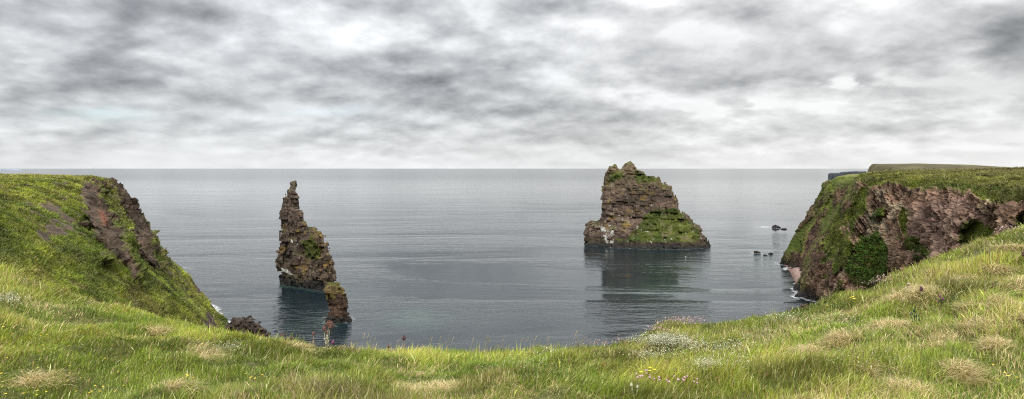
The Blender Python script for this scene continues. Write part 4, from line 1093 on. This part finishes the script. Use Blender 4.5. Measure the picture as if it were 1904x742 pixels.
# bracken
p = on_ground(1868, 556); k = scale_at(p); root = empty('fern', p, 'bright yellow green fern among straw tussocks on the right', 'fern')
M_FERN = plain('fern_frond', (.20, .27, .025), .6, .3, 15.)
for q in range(13):
    a = 2*math.pi*q/13+random.uniform(-.2, .2); L_ = 28*k*random.uniform(.8, 1.2); m = MB(); pts = []
    for t in np.linspace(0, 1, 9): pts.append(np.array([math.cos(a)*L_*t*.9, math.sin(a)*L_*t*.9, L_*(1.15*t-.65*t*t)]))
    m.tube(pts, .005, .002, 4)
    for i in range(1, 9):
        d = pts[i]-pts[i-1]; sd = np.cross(d, (0, 0, 1)); sd /= np.linalg.norm(sd)
        for sg in (-1, 1): m.petal(pts[i], sd*sg+d*2, L_*.30*(1.15-i/9), L_*.09)
    m.build('frond', M_FERN, root)

# ------------------------------------------------------------------ fences on the left headland
def fence(name, spots, hpx, label, rails, cat='fence'):
    P = [surf_at(HEAD_V, a, b, 5.) for a, b in spots]; base = P[0]; root = empty(name, base, label, cat)
    H_ = []
    for i, p in enumerate(P):
        h = hpx*scale_at(p)*random.uniform(.85, 1.15); q = p-base; tl = random.uniform(-.08, .08); m = MB()
        m.tube([(q[0], q[1], q[2]-.4), (q[0]+tl*h, q[1], q[2]+h)], .11, .09, 6); m.build('post', M_WOOD, root); H_.append((q, h))
    for t in rails:
        for (q0, h0), (q1, h1) in zip(H_[:-1], H_[1:]):
            m = MB(); m.tube([q0+np.array([0, 0, h0*t]), q1+np.array([0, 0, h1*t])], .05, .05, 4); m.build('rail', M_WOOD, root)
fence('fence', [(99, 342), (106, 342), (113, 342), (117, 341), (121, 340), (125, 339.5), (129, 339)], 6, 'short railed wooden fence on the left headland plateau', (.5, .85))
fence('fence', [(51, 331.5), (57, 331.3), (72, 331), (88, 330.5), (104, 330), (111, 330), (121, 330), (128, 330)], 4, 'thin post fence along the skyline of the left headland', (.9,))
def post(px, py, h, label, lean):
    p = surf_at(HEAD_V, px, py, 5.); k = scale_at(p); m = MB()
    m.tube([(0, 0, -.4), (lean*h*k, 0, h*k)], .16, .13, 6); o = m.build('fence_post', M_WOOD, None, p); set_prop(o, label, 'post')
post(53, 341, 5.5, 'lone dark wooden post on the left headland plateau', 0.)
post(132, 331, 6., 'stout leaning post on the skyline of the left headland', .25)

# ------------------------------------------------------------------ birds, ship
def bird(p, span, mat, label, flying=True, yaw=0.):
    root = empty('seabird', p, label, 'bird'); root.rotation_euler = (0, 0, yaw); s_ = span
    m = MB(); m.lump((0, 0, 0), .12*s_, .09*s_, 6, 8)
    m.v = [(v[0]*2.2, v[1]*.8, v[2]) for v in m.v]; m.lump((.30*s_, 0, .05*s_), .06*s_, .06*s_, 5, 7); m.tube([(.34*s_, 0, .05*s_), (.42*s_, 0, .04*s_)], .015*s_, .004*s_)
    m.tube([(-.2*s_, 0, 0), (-.36*s_, 0, .01*s_)], .06*s_, .03*s_); m.build('body', mat, root)
    if flying:
        for sg in (-1, 1):
            w = MB(); w.petal((.03*s_, sg*.06*s_, .03*s_), (-.15, sg, .35), .5*s_, .2*s_); w.build('wing', mat, root)
bp_ = sea_at(1275, 477); bird(bp_+np.array([0, 0, .12]), 1.5, M_BIRD, 'white seabird floating below the large stack', False, .3)
bird(at(908, 348, 700), 2.2, M_BIRD, 'white seabird flying low over the open sea', True, .5)
bird(at(946, 341, 500), 1.6, M_BIRDD, 'small dark seabird flying over the open sea', True, 2.)
M_HULL = plain('ship_haze_grey', (.42, .45, .48), .7, .05)  # pale grey stands in for the haze in front of the ship
p = sea_at(1103, 314.9); L_ = 190.; root = empty('ship', p, 'pale distant ship on the horizon left of the large stack', 'ship')
m = MB()
for x0, x1, y0, z0, z1 in ((-.5, .46, .07, 0, .09), (.2, .40, .06, .09, .17)):
    b = len(m.v)
    for xx, zz, ww in ((x0, z0, .8), (x1, z0, .8), (x1+.05, z1, .5), (x0-.0, z1, 1.)):
        m.v += [(xx*L_, -y0*L_*ww, zz*L_), (xx*L_, y0*L_*ww, zz*L_)]
    m.f += [(b, b+2, b+4, b+6), (b+1, b+7, b+5, b+3), (b, b+1, b+3, b+2), (b+6, b+4, b+5, b+7), (b+2, b+3, b+5, b+4), (b, b+6, b+7, b+1)]
h1 = MB(); h1.v, h1.f = m.v[:8], m.f[:6]; h1.build('hull', M_HULL, root)
h2 = MB(); h2.v, h2.f = m.v[8:], [tuple(i-8 for i in f) for f in m.f[6:]]; h2.build('deckhouse', M_HULL, root)
